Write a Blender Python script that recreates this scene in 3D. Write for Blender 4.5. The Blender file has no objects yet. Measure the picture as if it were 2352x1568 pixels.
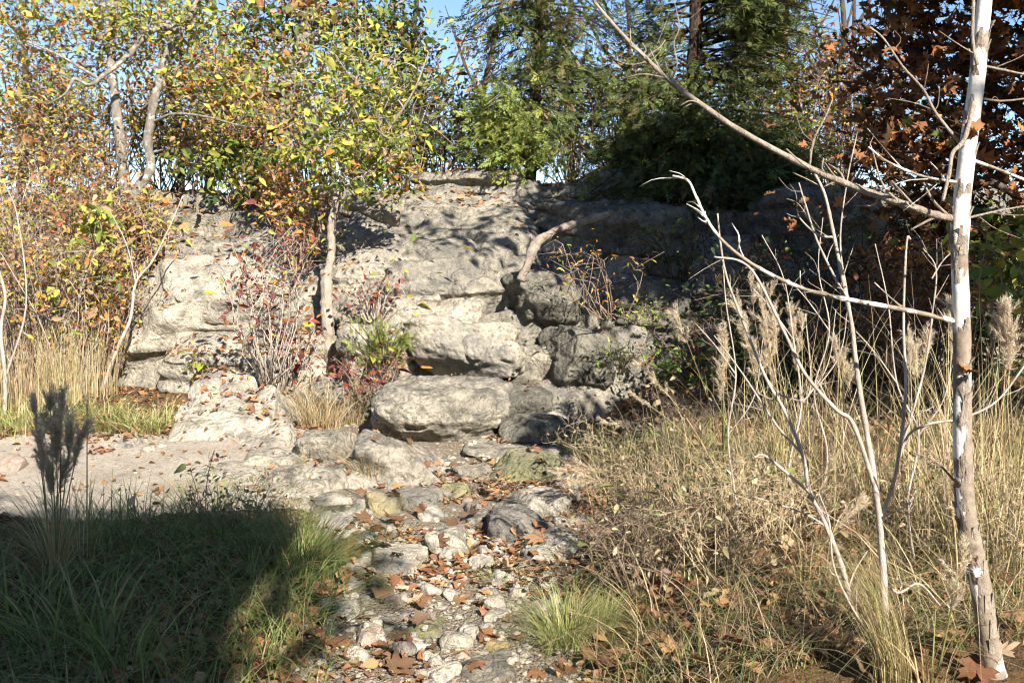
import bpy, math
import numpy as np
from mathutils import Vector
from mathutils.bvhtree import BVHTree

R = math.radians
SC = bpy.context.scene
COL = SC.collection

# ------------------------------------------------------------------ camera
EYE = np.array([0.0, 0.0, 1.6])
PITCH = math.atan(80.1 / 1000)
cam_d = bpy.data.cameras.new("camera")
cam_d.sensor_width = 36.0
cam_d.lens = 36.0 * 1000 / 1024
cam_d.clip_start = 0.05
cam_d.clip_end = 3000
cam_d.dof.use_dof = True
cam_d.dof.focus_distance = 5.6
cam_d.dof.aperture_fstop = 8.0
cam = bpy.data.objects.new("camera", cam_d)
cam.location = EYE
cam.rotation_euler = (R(90) - PITCH, 0, 0)
COL.objects.link(cam)
SC.camera = cam

# ------------------------------------------------------------------ sky, sun, exposure
SUN_AZ, SUN_EL = 24.0, 33.0            # degrees to the right of straight behind the camera, elevation
wd = bpy.data.worlds.new("World"); SC.world = wd; wd.use_nodes = True
nt = wd.node_tree; nt.nodes.clear()
sky = nt.nodes.new("ShaderNodeTexSky"); sky.sky_type = 'NISHITA'; sky.sun_disc = False
sky.sun_elevation = R(SUN_EL); sky.sun_rotation = R(180 - SUN_AZ)
sky.air_density = 0.8; sky.dust_density = 0.1; sky.ozone_density = 2.6
bg = nt.nodes.new("ShaderNodeBackground"); bg.inputs[1].default_value = 0.078
wo = nt.nodes.new("ShaderNodeOutputWorld")
nt.links.new(sky.outputs[0], bg.inputs[0]); nt.links.new(bg.outputs[0], wo.inputs[0])
TOSUN = np.array([math.sin(R(SUN_AZ)) * math.cos(R(SUN_EL)), -math.cos(R(SUN_AZ)) * math.cos(R(SUN_EL)), math.sin(R(SUN_EL))])
sl = bpy.data.lights.new("sun", 'SUN'); sl.energy = 5.0; sl.angle = R(0.53); sl.color = (1.0, 0.935, 0.835)
sun = bpy.data.objects.new("sun", sl); COL.objects.link(sun)
sun.rotation_euler = Vector(TOSUN).to_track_quat('Z', 'Y').to_euler()
sun.location = (6, -14, 12)
SC.view_settings.view_transform = 'Standard'
SC.view_settings.look = 'None'
SC.view_settings.exposure = 1.45
SC.view_settings.gamma = 1.0
SC.view_settings.use_curve_mapping = False
SC.render.engine = 'CYCLES'
SC.cycles.use_denoising = True
SC.cycles.filter_width = 1.1
SC.cycles.use_adaptive_sampling = True
SC.cycles.adaptive_threshold = 0.03
SC.cycles.max_bounces = 4
SC.cycles.diffuse_bounces = 2
SC.cycles.transmission_bounces = 4
SC.cycles.transparent_max_bounces = 4
SC.cycles.caustics_reflective = False
SC.cycles.caustics_refractive = False

# ------------------------------------------------------------------ picture -> place
S = 1024 / 2352 / 1000          # the photograph was measured on a 2352 x 1568 view
CP, SP = math.cos(PITCH), math.sin(PITCH)
def ray(u, v):
    a, b = (u - 1176) * S, (784 - v) * S
    return np.array([a, CP + b * SP, -SP + b * CP])
def P(u, v, Y):
    d = ray(u, v)
    return EYE + d * (Y / d[1])
def W(px, Y):
    return px * S * Y

# ------------------------------------------------------------------ noise
def _hash(ix, iy, iz, seed):
    h = (ix.astype(np.int64) * 374761393 + iy.astype(np.int64) * 668265263 + iz.astype(np.int64) * 2147483647 + seed * 974711) & 0xFFFFFFFF
    h = ((h ^ (h >> 13)) * 1274126177) & 0xFFFFFFFF
    h = ((h ^ (h >> 16)) * 2246822519) & 0xFFFFFFFF
    return ((h ^ (h >> 15)) & 0xFFFFFF) / float(0xFFFFFF)
def noise(p, seed=0):
    p = np.asarray(p, float)
    i = np.floor(p); f = p - i; f = f * f * f * (f * (f * 6 - 15) + 10)
    ix, iy, iz = i[:, 0], i[:, 1], i[:, 2]
    r = 0
    for dx in (0, 1):
        wx = f[:, 0] if dx else 1 - f[:, 0]
        for dy in (0, 1):
            wy = f[:, 1] if dy else 1 - f[:, 1]
            for dz in (0, 1):
                wz = f[:, 2] if dz else 1 - f[:, 2]
                r = r + wx * wy * wz * _hash(ix + dx, iy + dy, iz + dz, seed)
    return r * 2 - 1
def fbm(p, seed=0, octv=4, gain=0.5):
    r, a, q = 0, 1.0, np.asarray(p, float)
    for k in range(octv):
        r = r + a * noise(q, seed + k * 17); q = q * 2.03 + 3.7; a *= gain
    return r
def worley(p, seed=0):
    i = np.floor(p); best = np.full(len(p), 9.0)
    for dx in (-1, 0, 1):
        for dy in (-1, 0, 1):
            for dz in (-1, 0, 1):
                cx, cy, cz = i[:, 0] + dx, i[:, 1] + dy, i[:, 2] + dz
                q = np.stack([cx + _hash(cx, cy, cz, seed), cy + _hash(cx, cy, cz, seed + 1), cz + _hash(cx, cy, cz, seed + 2)], 1)
                best = np.minimum(best, ((q - p) ** 2).sum(1))
    return np.sqrt(best)
def sstep(a, b, x):
    t = np.clip((x - a) / (b - a), 0, 1)
    return t * t * (3 - 2 * t)
def xyz(x, y, z=None, k=1.0):
    x = np.asarray(x, float)
    return np.stack([x * k, np.asarray(y, float) * k, np.zeros_like(x) if z is None else np.asarray(z, float) * k], -1)

# ------------------------------------------------------------------ mesh collecting
class MB:
    def __init__(s):
        s.V, s.L, s.T, s.C, s.n = [], [], [], [], 0
    def add(s, V, F, col=None):
        V = np.asarray(V, float); F = np.asarray(F, int)
        if len(V) == 0: return s
        s.V.append(V); s.L.append((F + s.n).ravel()); s.T.append(np.full(len(F), F.shape[1]))
        c = np.ones((len(V), 3)) * (np.asarray(col) if col is not None else 0.5)
        s.C.append(c); s.n += len(V)
        return s
    def inst(s, TV, TF, pos, X, Y, Z, col):
        """copies of a small template; X, Y, Z are the scaled axes of each copy"""
        TV = np.asarray(TV, float); TF = np.asarray(TF, int); N, k = len(pos), len(TV)
        if N == 0: return s
        V = pos[:, None, :] + TV[None, :, 0:1] * X[:, None, :] + TV[None, :, 1:2] * Y[:, None, :] + TV[None, :, 2:3] * Z[:, None, :]
        F = (TF[None] + (np.arange(N) * k)[:, None, None]).reshape(-1, TF.shape[1])
        return s.add(V.reshape(-1, 3), F, np.repeat(col, k, 0))
    def tube(s, pts, rad, sides=6, col=None, bump=0.0, seed=0, cap=True):
        pts = np.asarray(pts, float); n = len(pts)
        rad = np.ones(n) * rad if np.isscalar(rad) else np.asarray(rad, float)
        t = np.gradient(pts, axis=0); t /= np.linalg.norm(t, axis=1)[:, None] + 1e-9
        ref = np.zeros(3); ref[int(np.abs(t).max(0).argmin())] = 1.0
        a = ref - t * (t @ ref)[:, None]; a /= np.sqrt((a * a).sum(1))[:, None] + 1e-9
        b = np.stack([t[:, 1] * a[:, 2] - t[:, 2] * a[:, 1], t[:, 2] * a[:, 0] - t[:, 0] * a[:, 2], t[:, 0] * a[:, 1] - t[:, 1] * a[:, 0]], 1)
        ang = np.arange(sides) * 2 * math.pi / sides
        V = (pts[:, None] + rad[:, None, None] * (np.cos(ang)[None, :, None] * a[:, None] + np.sin(ang)[None, :, None] * b[:, None])).reshape(-1, 3)
        if bump:
            c = np.repeat(pts, sides, 0); d = V - c
            V = c + d * (1 + bump * fbm(V * (0.6 / max(rad.max(), 1e-4)), seed, 3))[:, None]
        i0 = (np.arange(n - 1)[:, None] * sides + np.arange(sides)[None]).ravel()
        i1 = (np.arange(n - 1)[:, None] * sides + (np.arange(sides)[None] + 1) % sides).ravel()
        s.add(V, np.stack([i0, i1, i1 + sides, i0 + sides], 1), col)
        if cap:
            o = s.n - len(V)
            for base in (0, (n - 1) * sides):
                s.L.append(np.arange(sides)[::(-1 if base == 0 else 1)] + o + base); s.T.append(np.array([sides]))
        return s
    def build(s, name, mat, parent=None, smooth=True, origin=None):
        V = np.concatenate(s.V) if s.V else np.zeros((0, 3))
        L = np.concatenate(s.L) if s.L else np.zeros(0, int); T = np.concatenate(s.T) if s.T else np.zeros(0, int)
        if parent is not None: origin = np.array(parent_world(parent))
        o3 = np.zeros(3) if origin is None else np.asarray(origin, float)
        me = bpy.data.meshes.new(name)
        me.vertices.add(len(V)); me.vertices.foreach_set("co", (V - o3).astype(np.float32).ravel())
        me.loops.add(len(L)); me.loops.foreach_set("vertex_index", L.astype(np.int32))
        me.polygons.add(len(T)); st = np.concatenate([[0], np.cumsum(T)[:-1]]) if len(T) else np.zeros(0)
        me.polygons.foreach_set("loop_start", st.astype(np.int32)); me.polygons.foreach_set("loop_total", T.astype(np.int32))
        me.update(calc_edges=True)
        at = me.attributes.new("tint", 'FLOAT_COLOR', 'POINT')
        C = np.concatenate(s.C) if s.C else np.zeros((0, 3))
        at.data.foreach_set("color", np.concatenate([C, np.ones((len(C), 1))], 1).astype(np.float32).ravel())
        if smooth: me.polygons.foreach_set("use_smooth", np.ones(len(T), bool))
        me.materials.append(mat)
        ob = bpy.data.objects.new(name, me); COL.objects.link(ob)
        if parent is not None: ob.parent = parent
        else: ob.location = o3
        return ob
def parent_world(o):
    p = np.array(o.location)
    while o.parent is not None:
        o = o.parent; p = p + np.array(o.location)
    return p
def tag(o, label=None, cat=None, group=None, kind=None):
    if label: o["label"] = label
    if cat: o["category"] = cat
    if group: o["group"] = group
    if kind: o["kind"] = kind
    return o
def thing(name, loc, label, cat, group=None):
    o = bpy.data.objects.new(name, None); o.location = loc; o.empty_display_size = 0.1
    COL.objects.link(o)
    return tag(o, label, cat, group)
def smooth_line(pts, n=24):
    p = np.asarray(pts, float)
    if len(p) < 3:
        t = np.linspace(0, 1, n)[:, None]; return p[0] * (1 - t) + p[-1] * t
    q = np.concatenate([[2 * p[0] - p[1]], p, [2 * p[-1] - p[-2]]])
    m = len(p) - 1
    x = np.linspace(0, m, n); i = np.minimum(x.astype(int), m - 1); t = (x - i)[:, None]
    a, b, c, d = q[i], q[i + 1], q[i + 2], q[i + 3]
    return 0.5 * ((2 * b) + (c - a) * t + (2 * a - 5 * b + 4 * c - d) * t * t + (3 * b - a - 3 * c + d) * t ** 3)
def unit(v):
    return v / (np.linalg.norm(v, axis=-1, keepdims=True) + 1e-9)

# ------------------------------------------------------------------ materials
class NT:
    def __init__(s, name):
        s.m = bpy.data.materials.new(name); s.m.use_nodes = True; s.t = s.m.node_tree; s.t.nodes.clear()
        s.out = s.t.nodes.new("ShaderNodeOutputMaterial")
    def n(s, typ, **kw):
        nd = s.t.nodes.new(typ)
        for k, v in kw.items():
            if k in nd.inputs.keys() if isinstance(k, str) else False: nd.inputs[k].default_value = v
            else: setattr(nd, k, v)
        return nd
    def l(s, a, b): s.t.links.new(a, b)
    def ns(s, scale, detail=5, rough=0.6, vec=None, dist=0.0):
        nd = s.t.nodes.new("ShaderNodeTexNoise"); nd.inputs["Scale"].default_value = scale; nd.inputs["Detail"].default_value = detail
        nd.inputs["Roughness"].default_value = rough; nd.inputs["Distortion"].default_value = dist
        if vec is not None: s.l(vec, nd.inputs["Vector"])
        return nd.outputs["Fac"]
    def vor(s, scale, vec=None, feature='F1', rnd=1.0):
        nd = s.t.nodes.new("ShaderNodeTexVoronoi"); nd.feature = feature; nd.inputs["Scale"].default_value = scale
        nd.inputs["Randomness"].default_value = rnd
        if vec is not None: s.l(vec, nd.inputs["Vector"])
        return nd
    def ramp(s, fac, stops):
        nd = s.t.nodes.new("ShaderNodeValToRGB"); e = nd.color_ramp.elements
        while len(e) < len(stops): e.new(0.5)
        for k, (p, c) in enumerate(stops):
            e[k].position = p; e[k].color = (*c, 1) if not np.isscalar(c) else (c, c, c, 1)
        s.l(fac, nd.inputs[0]); return nd.outputs[0]
    def mix(s, fac, a, b, mode='MIX'):
        nd = s.t.nodes.new("ShaderNodeMix"); nd.data_type = 'RGBA'; nd.blend_type = mode
        for v, i in ((fac, 0), (a, 6), (b, 7)):
            if hasattr(v, "is_linked"): s.l(v, nd.inputs[i])
            else: nd.inputs[i].default_value = v if i == 0 else (*v, 1)
        return nd.outputs[2]
    def math(s, op, a, b):
        nd = s.t.nodes.new("ShaderNodeMath"); nd.operation = op
        for v, i in ((a, 0), (b, 1)):
            if hasattr(v, "is_linked"): s.l(v, nd.inputs[i])
            else: nd.inputs[i].default_value = v
        return nd.outputs[0]
    def bump(s, h, strength, dist, nrm=None):
        nd = s.t.nodes.new("ShaderNodeBump"); nd.inputs["Strength"].default_value = strength; nd.inputs["Distance"].default_value = dist
        s.l(h, nd.inputs["Height"])
        if nrm is not None: s.l(nrm, nd.inputs["Normal"])
        return nd.outputs[0]
    def bsdf(s, col, rough=0.9, nrm=None, spec=0.25):
        b = s.t.nodes.new("ShaderNodeBsdfPrincipled"); b.inputs["Roughness"].default_value = rough
        b.inputs["Specular IOR Level"].default_value = spec
        if hasattr(col, "is_linked"): s.l(col, b.inputs["Base Color"])
        else: b.inputs["Base Color"].default_value = (*col, 1)
        if nrm is not None: s.l(nrm, b.inputs["Normal"])
        s.l(b.outputs[0], s.out.inputs[0]); return b
    def pos(s): return s.t.nodes.new("ShaderNodeNewGeometry").outputs["Position"]
    def tint(s):
        nd = s.t.nodes.new("ShaderNodeAttribute"); nd.attribute_name = "tint"; return nd.outputs["Color"]

def rock_mat(name, c1, c2, stain, amt=0.5, pebbly=1.0):
    k = NT(name); p = k.pos()
    n1 = k.ns(2.6, 6, 0.68, p)
    base = k.mix(k.ramp(n1, [(0.38, 0.0), (0.62, 1.0)]), c1, c2)
    pb = k.vor(24, p)
    base = k.mix(k.math('MULTIPLY', k.ramp(pb.outputs["Color"], [(0.1, 0.0), (0.9, 1.0)]), 0.45 * pebbly), base, tuple(min(1, x * 1.45) for x in c1))
    n2 = k.ns(7.0, 6, 0.74, p)
    base = k.mix(k.math('MULTIPLY', k.ramp(n2, [(0.47, 0.0), (0.64, 1.0)]), amt), base, stain)
    mp = k.n("ShaderNodeMapping"); mp.inputs["Scale"].default_value = (4.5, 4.5, 0.7); k.l(p, mp.inputs[0])
    base = k.mix(k.math('MULTIPLY', k.ramp(k.ns(1.0, 5, 0.7, mp.outputs[0]), [(0.52, 0.0), (0.66, 1.0)]), 0.55 * amt), base, tuple(x * 1.1 for x in stain))
    base = k.mix(k.math('MULTIPLY', k.ramp(k.ns(1.1, 4, 0.7, p), [(0.48, 0.0), (0.62, 1.0)]), 0.5), base, tuple(0.62 * sum(c2) / 3 * q for q in (1.04, 1.0, 0.92)))
    n3 = k.ns(27, 4, 0.82, p)
    pit = k.ramp(n3, [(0.35, 1.0), (0.45, 0.0)])
    base = k.mix(k.math('MULTIPLY', pit, 0.6), base, tuple(x * 0.7 for x in stain))
    h1 = k.math('ADD', n2, k.math('MULTIPLY', pb.outputs["Distance"], -0.6 * pebbly))
    h2 = k.math('ADD', h1, k.math('MULTIPLY', n3, 1.1))
    k.bsdf(base, 0.92, k.bump(h2, 1.0, 0.032), 0.12)
    return k.m
M = {}
M['rock'] = rock_mat('limestone', (0.35, 0.312, 0.245), (0.25, 0.226, 0.182), (0.08, 0.073, 0.06), 0.8)
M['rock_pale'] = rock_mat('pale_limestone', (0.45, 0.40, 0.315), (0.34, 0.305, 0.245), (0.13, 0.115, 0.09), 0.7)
M['rock_grey_shaded'] = rock_mat('grey_shaded_limestone', (0.215, 0.195, 0.155), (0.13, 0.12, 0.098), (0.045, 0.042, 0.035), 0.75)  # grey stone, darkened so the right bluff's shade is in the colour
M['rock_yellow'] = rock_mat('yellow_limestone', (0.42, 0.34, 0.17), (0.34, 0.27, 0.13), (0.15, 0.14, 0.06), 0.4, 0.4)
M['rock_olive'] = rock_mat('olive_mossy_stone', (0.33, 0.30, 0.15), (0.25, 0.23, 0.11), (0.10, 0.11, 0.04), 0.6, 0.3)
M['rock_white'] = rock_mat('white_chert', (0.54, 0.485, 0.40), (0.44, 0.39, 0.315), (0.20, 0.17, 0.13), 0.5, 0.3)
M['rock_pink'] = rock_mat('pinkish_stone', (0.42, 0.33, 0.27), (0.34, 0.26, 0.21), (0.17, 0.13, 0.10), 0.4, 0.3)

def soil_mat():
    k = NT('leafy_soil'); p = k.pos()
    c = k.ramp(k.ns(3.0, 9, 0.7, p), [(0.3, (0.05, 0.035, 0.02)), (0.5, (0.11, 0.075, 0.04)), (0.62, (0.20, 0.12, 0.05)), (0.75, (0.09, 0.10, 0.035))])
    c = k.mix(k.ramp(k.ns(34, 4, 0.75, p), [(0.45, 0.0), (0.62, 0.6)]), c, (0.24, 0.13, 0.055))
    h = k.math('ADD', k.ns(11, 6, 0.75, p), k.math('MULTIPLY', k.ns(60, 3, 0.7, p), 0.5))
    k.bsdf(c, 0.95, k.bump(h, 1.0, 0.06), 0.1); return k.m
M['soil'] = soil_mat()
def bed_mat():
    k = NT('creek_gravel'); p = k.pos()
    v = k.vor(70, p); v2 = k.vor(160, p)
    c = k.mix(0.5, k.ramp(v.outputs["Color"], [(0.1, (0.20, 0.16, 0.115)), (0.6, (0.36, 0.30, 0.22)), (0.95, (0.52, 0.46, 0.36))]), k.ramp(v2.outputs["Color"], [(0.1, (0.13, 0.105, 0.07)), (0.9, (0.38, 0.33, 0.25))]))
    c = k.mix(k.ramp(k.ns(4, 8, 0.7, p), [(0.46, 0.0), (0.62, 0.6)]), c, (0.26, 0.165, 0.10))
    h = k.math('ADD', k.math('MULTIPLY', v.outputs["Distance"], -1.0), k.math('MULTIPLY', v2.outputs["Distance"], -0.5))
    k.bsdf(c, 0.9, k.bump(h, 1.0, 0.03), 0.2); return k.m
M['bed'] = bed_mat()
def path_mat():
    k = NT('path_gravel'); p = k.pos()
    v = k.vor(85, p)
    c = k.ramp(k.ns(2.2, 9, 0.68, p), [(0.30, (0.30, 0.25, 0.19)), (0.44, (0.44, 0.38, 0.30)), (0.58, (0.53, 0.465, 0.375)), (0.72, (0.60, 0.54, 0.45))])
    c = k.mix(k.ramp(v.outputs["Color"], [(0.2, 0.0), (0.9, 0.55)]), c, (0.30, 0.23, 0.17))
    c = k.mix(k.ramp(k.ns(20, 6, 0.8, p), [(0.52, 0.0), (0.64, 0.7)]), c, (0.20, 0.155, 0.11))
    k.bsdf(c, 0.93, k.bump(k.math('ADD', v.outputs["Distance"], k.ns(30, 5, 0.7, p)), 0.9, 0.02), 0.15); return k.m
M['path'] = path_mat()
def leaf_mat(name, trans=0.35, rough=0.55, spec=0.3):
    k = NT(name); c = k.tint(); p = k.pos()
    c = k.mix(k.ramp(k.ns(55, 4, 0.6, p), [(0.4, 0.0), (0.75, 0.25)]), c, (0.06, 0.04, 0.015))
    b = k.bsdf(c, rough, None, spec)
    tr = k.n("ShaderNodeBsdfTranslucent"); k.l(c, tr.inputs[0])
    mx = k.n("ShaderNodeMixShader"); mx.inputs[0].default_value = trans
    k.l(b.outputs[0], mx.inputs[1]); k.l(tr.outputs[0], mx.inputs[2]); k.l(mx.outputs[0], k.out.inputs[0]); return k.m
M['leaf'] = leaf_mat('broad_leaf'); M['needle'] = leaf_mat('cedar_needles', 0.2, 0.6)
M['dry'] = leaf_mat('dry_leaf', 0.18, 0.75, 0.2); M['grass'] = leaf_mat('grass_blade', 0.3, 0.6, 0.25); M['fluff'] = leaf_mat('plume_fluff', 0.5, 0.9, 0.1)
def bark_mat(name, c1, c2, c3, scale=14, stretch=0.25, bmp=0.7, lichen=None):
    k = NT(name); mp = k.n("ShaderNodeMapping"); mp.inputs["Scale"].default_value = (1, 1, stretch); k.l(k.pos(), mp.inputs[0]); p = mp.outputs[0]
    f = k.ns(scale, 8, 0.7, p)
    c = k.ramp(f, [(0.3, c1), (0.5, c2), (0.7, c3)])
    if lichen:
        c = k.mix(k.ramp(k.ns(scale * 0.8, 7, 0.7, k.pos()), [(0.53, 0.0), (0.6, 0.85)]), c, lichen)
    h = k.math('ADD', f, k.math('MULTIPLY', k.ns(scale * 4, 5, 0.7, p), 0.4))
    k.bsdf(c, 0.9, k.bump(h, bmp, 0.03), 0.15); return k.m
M['bark'] = bark_mat('grey_bark', (0.09, 0.075, 0.06), (0.19, 0.165, 0.135), (0.30, 0.27, 0.225), 16, 0.25, 0.8, (0.40, 0.40, 0.34))
M['bark_dark'] = bark_mat('dark_bark', (0.03, 0.025, 0.02), (0.07, 0.055, 0.045), (0.13, 0.105, 0.085), 12)
M['bark_cedar'] = bark_mat('cedar_bark', (0.03, 0.02, 0.014), (0.065, 0.043, 0.031), (0.12, 0.09, 0.068), 22, 0.08, 1.0)
M['bark_tan'] = bark_mat('tan_bark', (0.20, 0.16, 0.12), (0.33, 0.27, 0.21), (0.44, 0.38, 0.31), 20, 0.3, 0.8)
M['twig'] = bark_mat('pale_twig', (0.22, 0.17, 0.135), (0.38, 0.32, 0.265), (0.52, 0.46, 0.40), 30, 0.5, 0.4)
M['twig_brown'] = bark_mat('brown_twig', (0.12, 0.085, 0.06), (0.24, 0.17, 0.125), (0.36, 0.28, 0.22), 30, 0.5, 0.4)
M['straw_twig'] = bark_mat('straw_stem', (0.30, 0.215, 0.125), (0.42, 0.325, 0.20), (0.52, 0.43, 0.29), 30, 0.5, 0.3)
M['dead'] = bark_mat('weathered_wood', (0.13, 0.10, 0.075), (0.27, 0.22, 0.175), (0.40, 0.35, 0.29), 10, 1.0, 1.0)
def syc_mat():
    k = NT('peeling_bark'); p = k.pos(); mp = k.n("ShaderNodeMapping"); mp.inputs["Scale"].default_value = (1, 1, 0.4); k.l(p, mp.inputs[0])
    white = k.ramp(k.ns(10, 5, 0.6, mp.outputs[0]), [(0.3, (0.62, 0.57, 0.49)), (0.7, (0.80, 0.77, 0.72))])
    brown = k.ramp(k.ns(30, 6, 0.7, p), [(0.3, (0.12, 0.092, 0.066)), (0.7, (0.31, 0.25, 0.185))])
    sep = k.n("ShaderNodeSeparateXYZ"); k.l(p, sep.inputs[0])
    hi = k.math('MULTIPLY', k.math('SUBTRACT', 1.15, sep.outputs[2]), 0.15)     # brown plates cling to the old wood near the foot
    vo = k.vor(17, mp.outputs[0])
    fac = k.ramp(k.math('ADD', k.math('MULTIPLY', k.math('ADD', k.ns(13, 6, 0.65, mp.outputs[0], 0.8), vo.outputs["Distance"]), 0.62), hi), [(0.58, 0.0), (0.645, 1.0)])
    c = k.mix(fac, white, brown)
    k.bsdf(c, 0.75, k.bump(k.math('ADD', fac, k.math('MULTIPLY', k.ns(40, 5, 0.7, p), 0.4)), 0.9, 0.008), 0.25); return k.m
M['syc'] = syc_mat()
M['plaster'] = NT('tan_masonry'); M['plaster'].bsdf((0.35, 0.29, 0.22)); M['plaster'] = M['plaster'].m
M['roofing'] = NT('brown_roofing'); M['roofing'].bsdf((0.10, 0.07, 0.05)); M['roofing'] = M['roofing'].m

# ------------------------------------------------------------------ the lie of the land
def creek_x(y): return -0.33 - 0.035 * (y - 4)
def creek_hw(y): return np.interp(y, [0, 3, 4.3, 5.6, 7.3, 9.5], [0.5, 0.5, 0.52, 0.78, 1.0, 1.15])
def foot_y(x): return np.interp(x, [-12, -4.6, -3.2, -1.7, -0.9, 0.7, 1.5, 3, 6, 12], [10.9, 10.6, 10.25, 9.8, 9.15, 9.1, 9.6, 9.9, 9.3, 8.8])
def rise(x): return np.interp(x, [-12, -5, -3, -1.5, 0.2, 2, 5, 12], [2.2, 2.15, 2.1, 2.3, 2.45, 2.05, 1.75, 1.7])
def run(x): return np.interp(x, [-12, -3, -1.5, -0.4, 0.4, 1.2, 2.2, 12], [2.4, 2.2, 2.8, 3.3, 3.1, 2.4, 1.9, 1.7])
def flat(x, y):
    """creek bed, banks and path level, without the bluff"""
    xc, hw = creek_x(y), creek_hw(y)
    d = np.abs(x - xc) - hw
    bed = 0.028 * (np.clip(y, -5, 11) - 4)
    lb = np.where(x < xc, sstep(0.0, 0.55, d), 0) * np.interp(y, [-3, 3, 4.6, 5.3, 6.0, 9, 11], [0.18, 0.18, 0.20, 0.16, 0.02, 0.05, 0.16])
    rb = np.where(x > xc, sstep(0.0, 0.8, d), 0) * 0.30 + np.where(x > xc, sstep(0.8, 3.5, d), 0) * 0.15
    n = 0.035 * fbm(xyz(x, y, None, 1.3), 5, 4)
    dip = -0.03 * (d < 0) * (1 - np.clip(-d / hw, 0, 1) * 0)
    return bed + lb + rb + n + dip
def slope01(x, y):
    return (y - foot_y(x)) / run(x)
def ground_z(x, y):
    s = slope01(x, y)
    back = np.clip(y - foot_y(x) - run(x), 0, 400)
    return flat(x, y) + rise(x) * np.clip(s, 0, 1) - 0.55 * sstep(-0.02, 0.15, s) * (1 - sstep(0.95, 1.25, s)) + 0.012 * np.clip(back, 0, 12) - 0.03 * np.clip(back - 12, 0, 200)
def bluff_z(x, y):
    x2 = x + 0.25 * noise(xyz(x, y, None, 1.1), 35); y = y - np.interp(x, [-9, 0.2, 0.9], [-0.24, -0.24, 0.10])
    s = slope01(x, y) + 0.06 * fbm(xyz(x, y, None, 0.9), 31, 3)
    n = 7.0
    cell = np.floor(x2 / 1.5 + 0.4 * np.floor(s * 5)); c = x2 / 1.5 + 0.4 * np.floor(s * 5) - cell
    q = np.clip(s, -0.3, 1.2) * n + 0.40 * _hash(cell, np.floor(s * 5), 0 * cell, 77) - 0.25 * np.clip(1 - np.minimum(c, 1 - c) * 12, 0, 1)
    f = q - np.floor(q)
    T = (np.floor(q) + sstep(0.62, 0.97, f)) / n
    t = np.clip(0.72 * T + 0.28 * s, -0.2, 1.02)
    return flat(x, y) + rise(x) * t - 0.12 * sstep(1.0, 1.25, slope01(x, y)) - 0.05

def sheet(xs, ys, zf):
    X, Y = np.meshgrid(xs, ys)
    V = np.stack([X.ravel(), Y.ravel(), zf(X.ravel(), Y.ravel())], 1)
    nx, ny = len(xs), len(ys)
    i = (np.arange(ny - 1)[:, None] * nx + np.arange(nx - 1)[None]).ravel()
    return V, np.stack([i, i + 1, i + 1 + nx, i + nx], 1)
SOLID_V, SOLID_F, SOLID_N = [], [], 0
def solid(V, F):
    global SOLID_N
    SOLID_V.append(V); F = np.asarray(F)
    if F.shape[1] == 4: F = np.concatenate([F[:, [0, 1, 2]], F[:, [0, 2, 3]]])
    SOLID_F.append(F + SOLID_N); SOLID_N += len(V)
def make_bvh():
    return BVHTree.FromPolygons(np.concatenate(SOLID_V).tolist(), np.concatenate(SOLID_F).tolist())

far = np.array([-420, -250, -140, -80, -50, -32, -22, -16])
xs = np.concatenate([far, np.arange(-11, 11.01, 0.075), -far[::-1]])
ys = np.concatenate([[-300, -160, -90, -50, -28, -16, -8, -4], np.arange(-1, 15.01, 0.075), [16, 18, 21, 25, 32, 45, 70, 120, 220, 420, 800]])
V, F = sheet(xs, ys, ground_z); solid(V, F)
tag(MB().add(V, F).build('ground', M['soil']), kind='structure')

# the bluff: a stepped limestone slope
V, F = sheet(np.arange(-7.5, 7.51, 0.038), np.arange(8.3, 14.2, 0.038), bluff_z)
m_ = sstep(-0.1, 0.15, slope01(V[:, 0], V[:, 1]))
dv = np.stack([fbm(V * 1.7, 41, 4), fbm(V * 1.7, 51, 4), fbm(V * np.array([1.5, 1.5, 5.0]), 61, 4) * 0.8], 1) * 0.07
lay = np.tanh(2.5 * noise(np.stack([V[:, 0] * 0.5, V[:, 1] * 0.5, V[:, 2] * 8], 1), 71))
dv[:, 1] -= 0.07 * lay
dv += (np.clip(0.55 - worley(V * 9, 81), 0, 1) * 0.05)[:, None] * np.array([0, -0.7, 0.7])
crack = np.clip(1 - np.abs(fbm(V * np.array([0.55, 0.55, 3.2]), 91, 3)) * 8, 0, 1)
dv[:, 2] -= crack * 0.07; dv[:, 1] += crack * 0.13
vert = np.clip(1 - np.abs(fbm(V * np.array([1.3, 0.7, 0.25]), 95, 2)) * 14, 0, 1)
dv[:, 1] += vert * 0.08
V = V + dv * m_[:, None] - np.array([0, 0, 0.15]) * (1 - m_)[:, None]
solid(V, F)
tag(MB().add(V, F).build('bluff', M['rock']), 'stepped pale limestone bluff rising behind the creek', None, None, 'structure')

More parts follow.
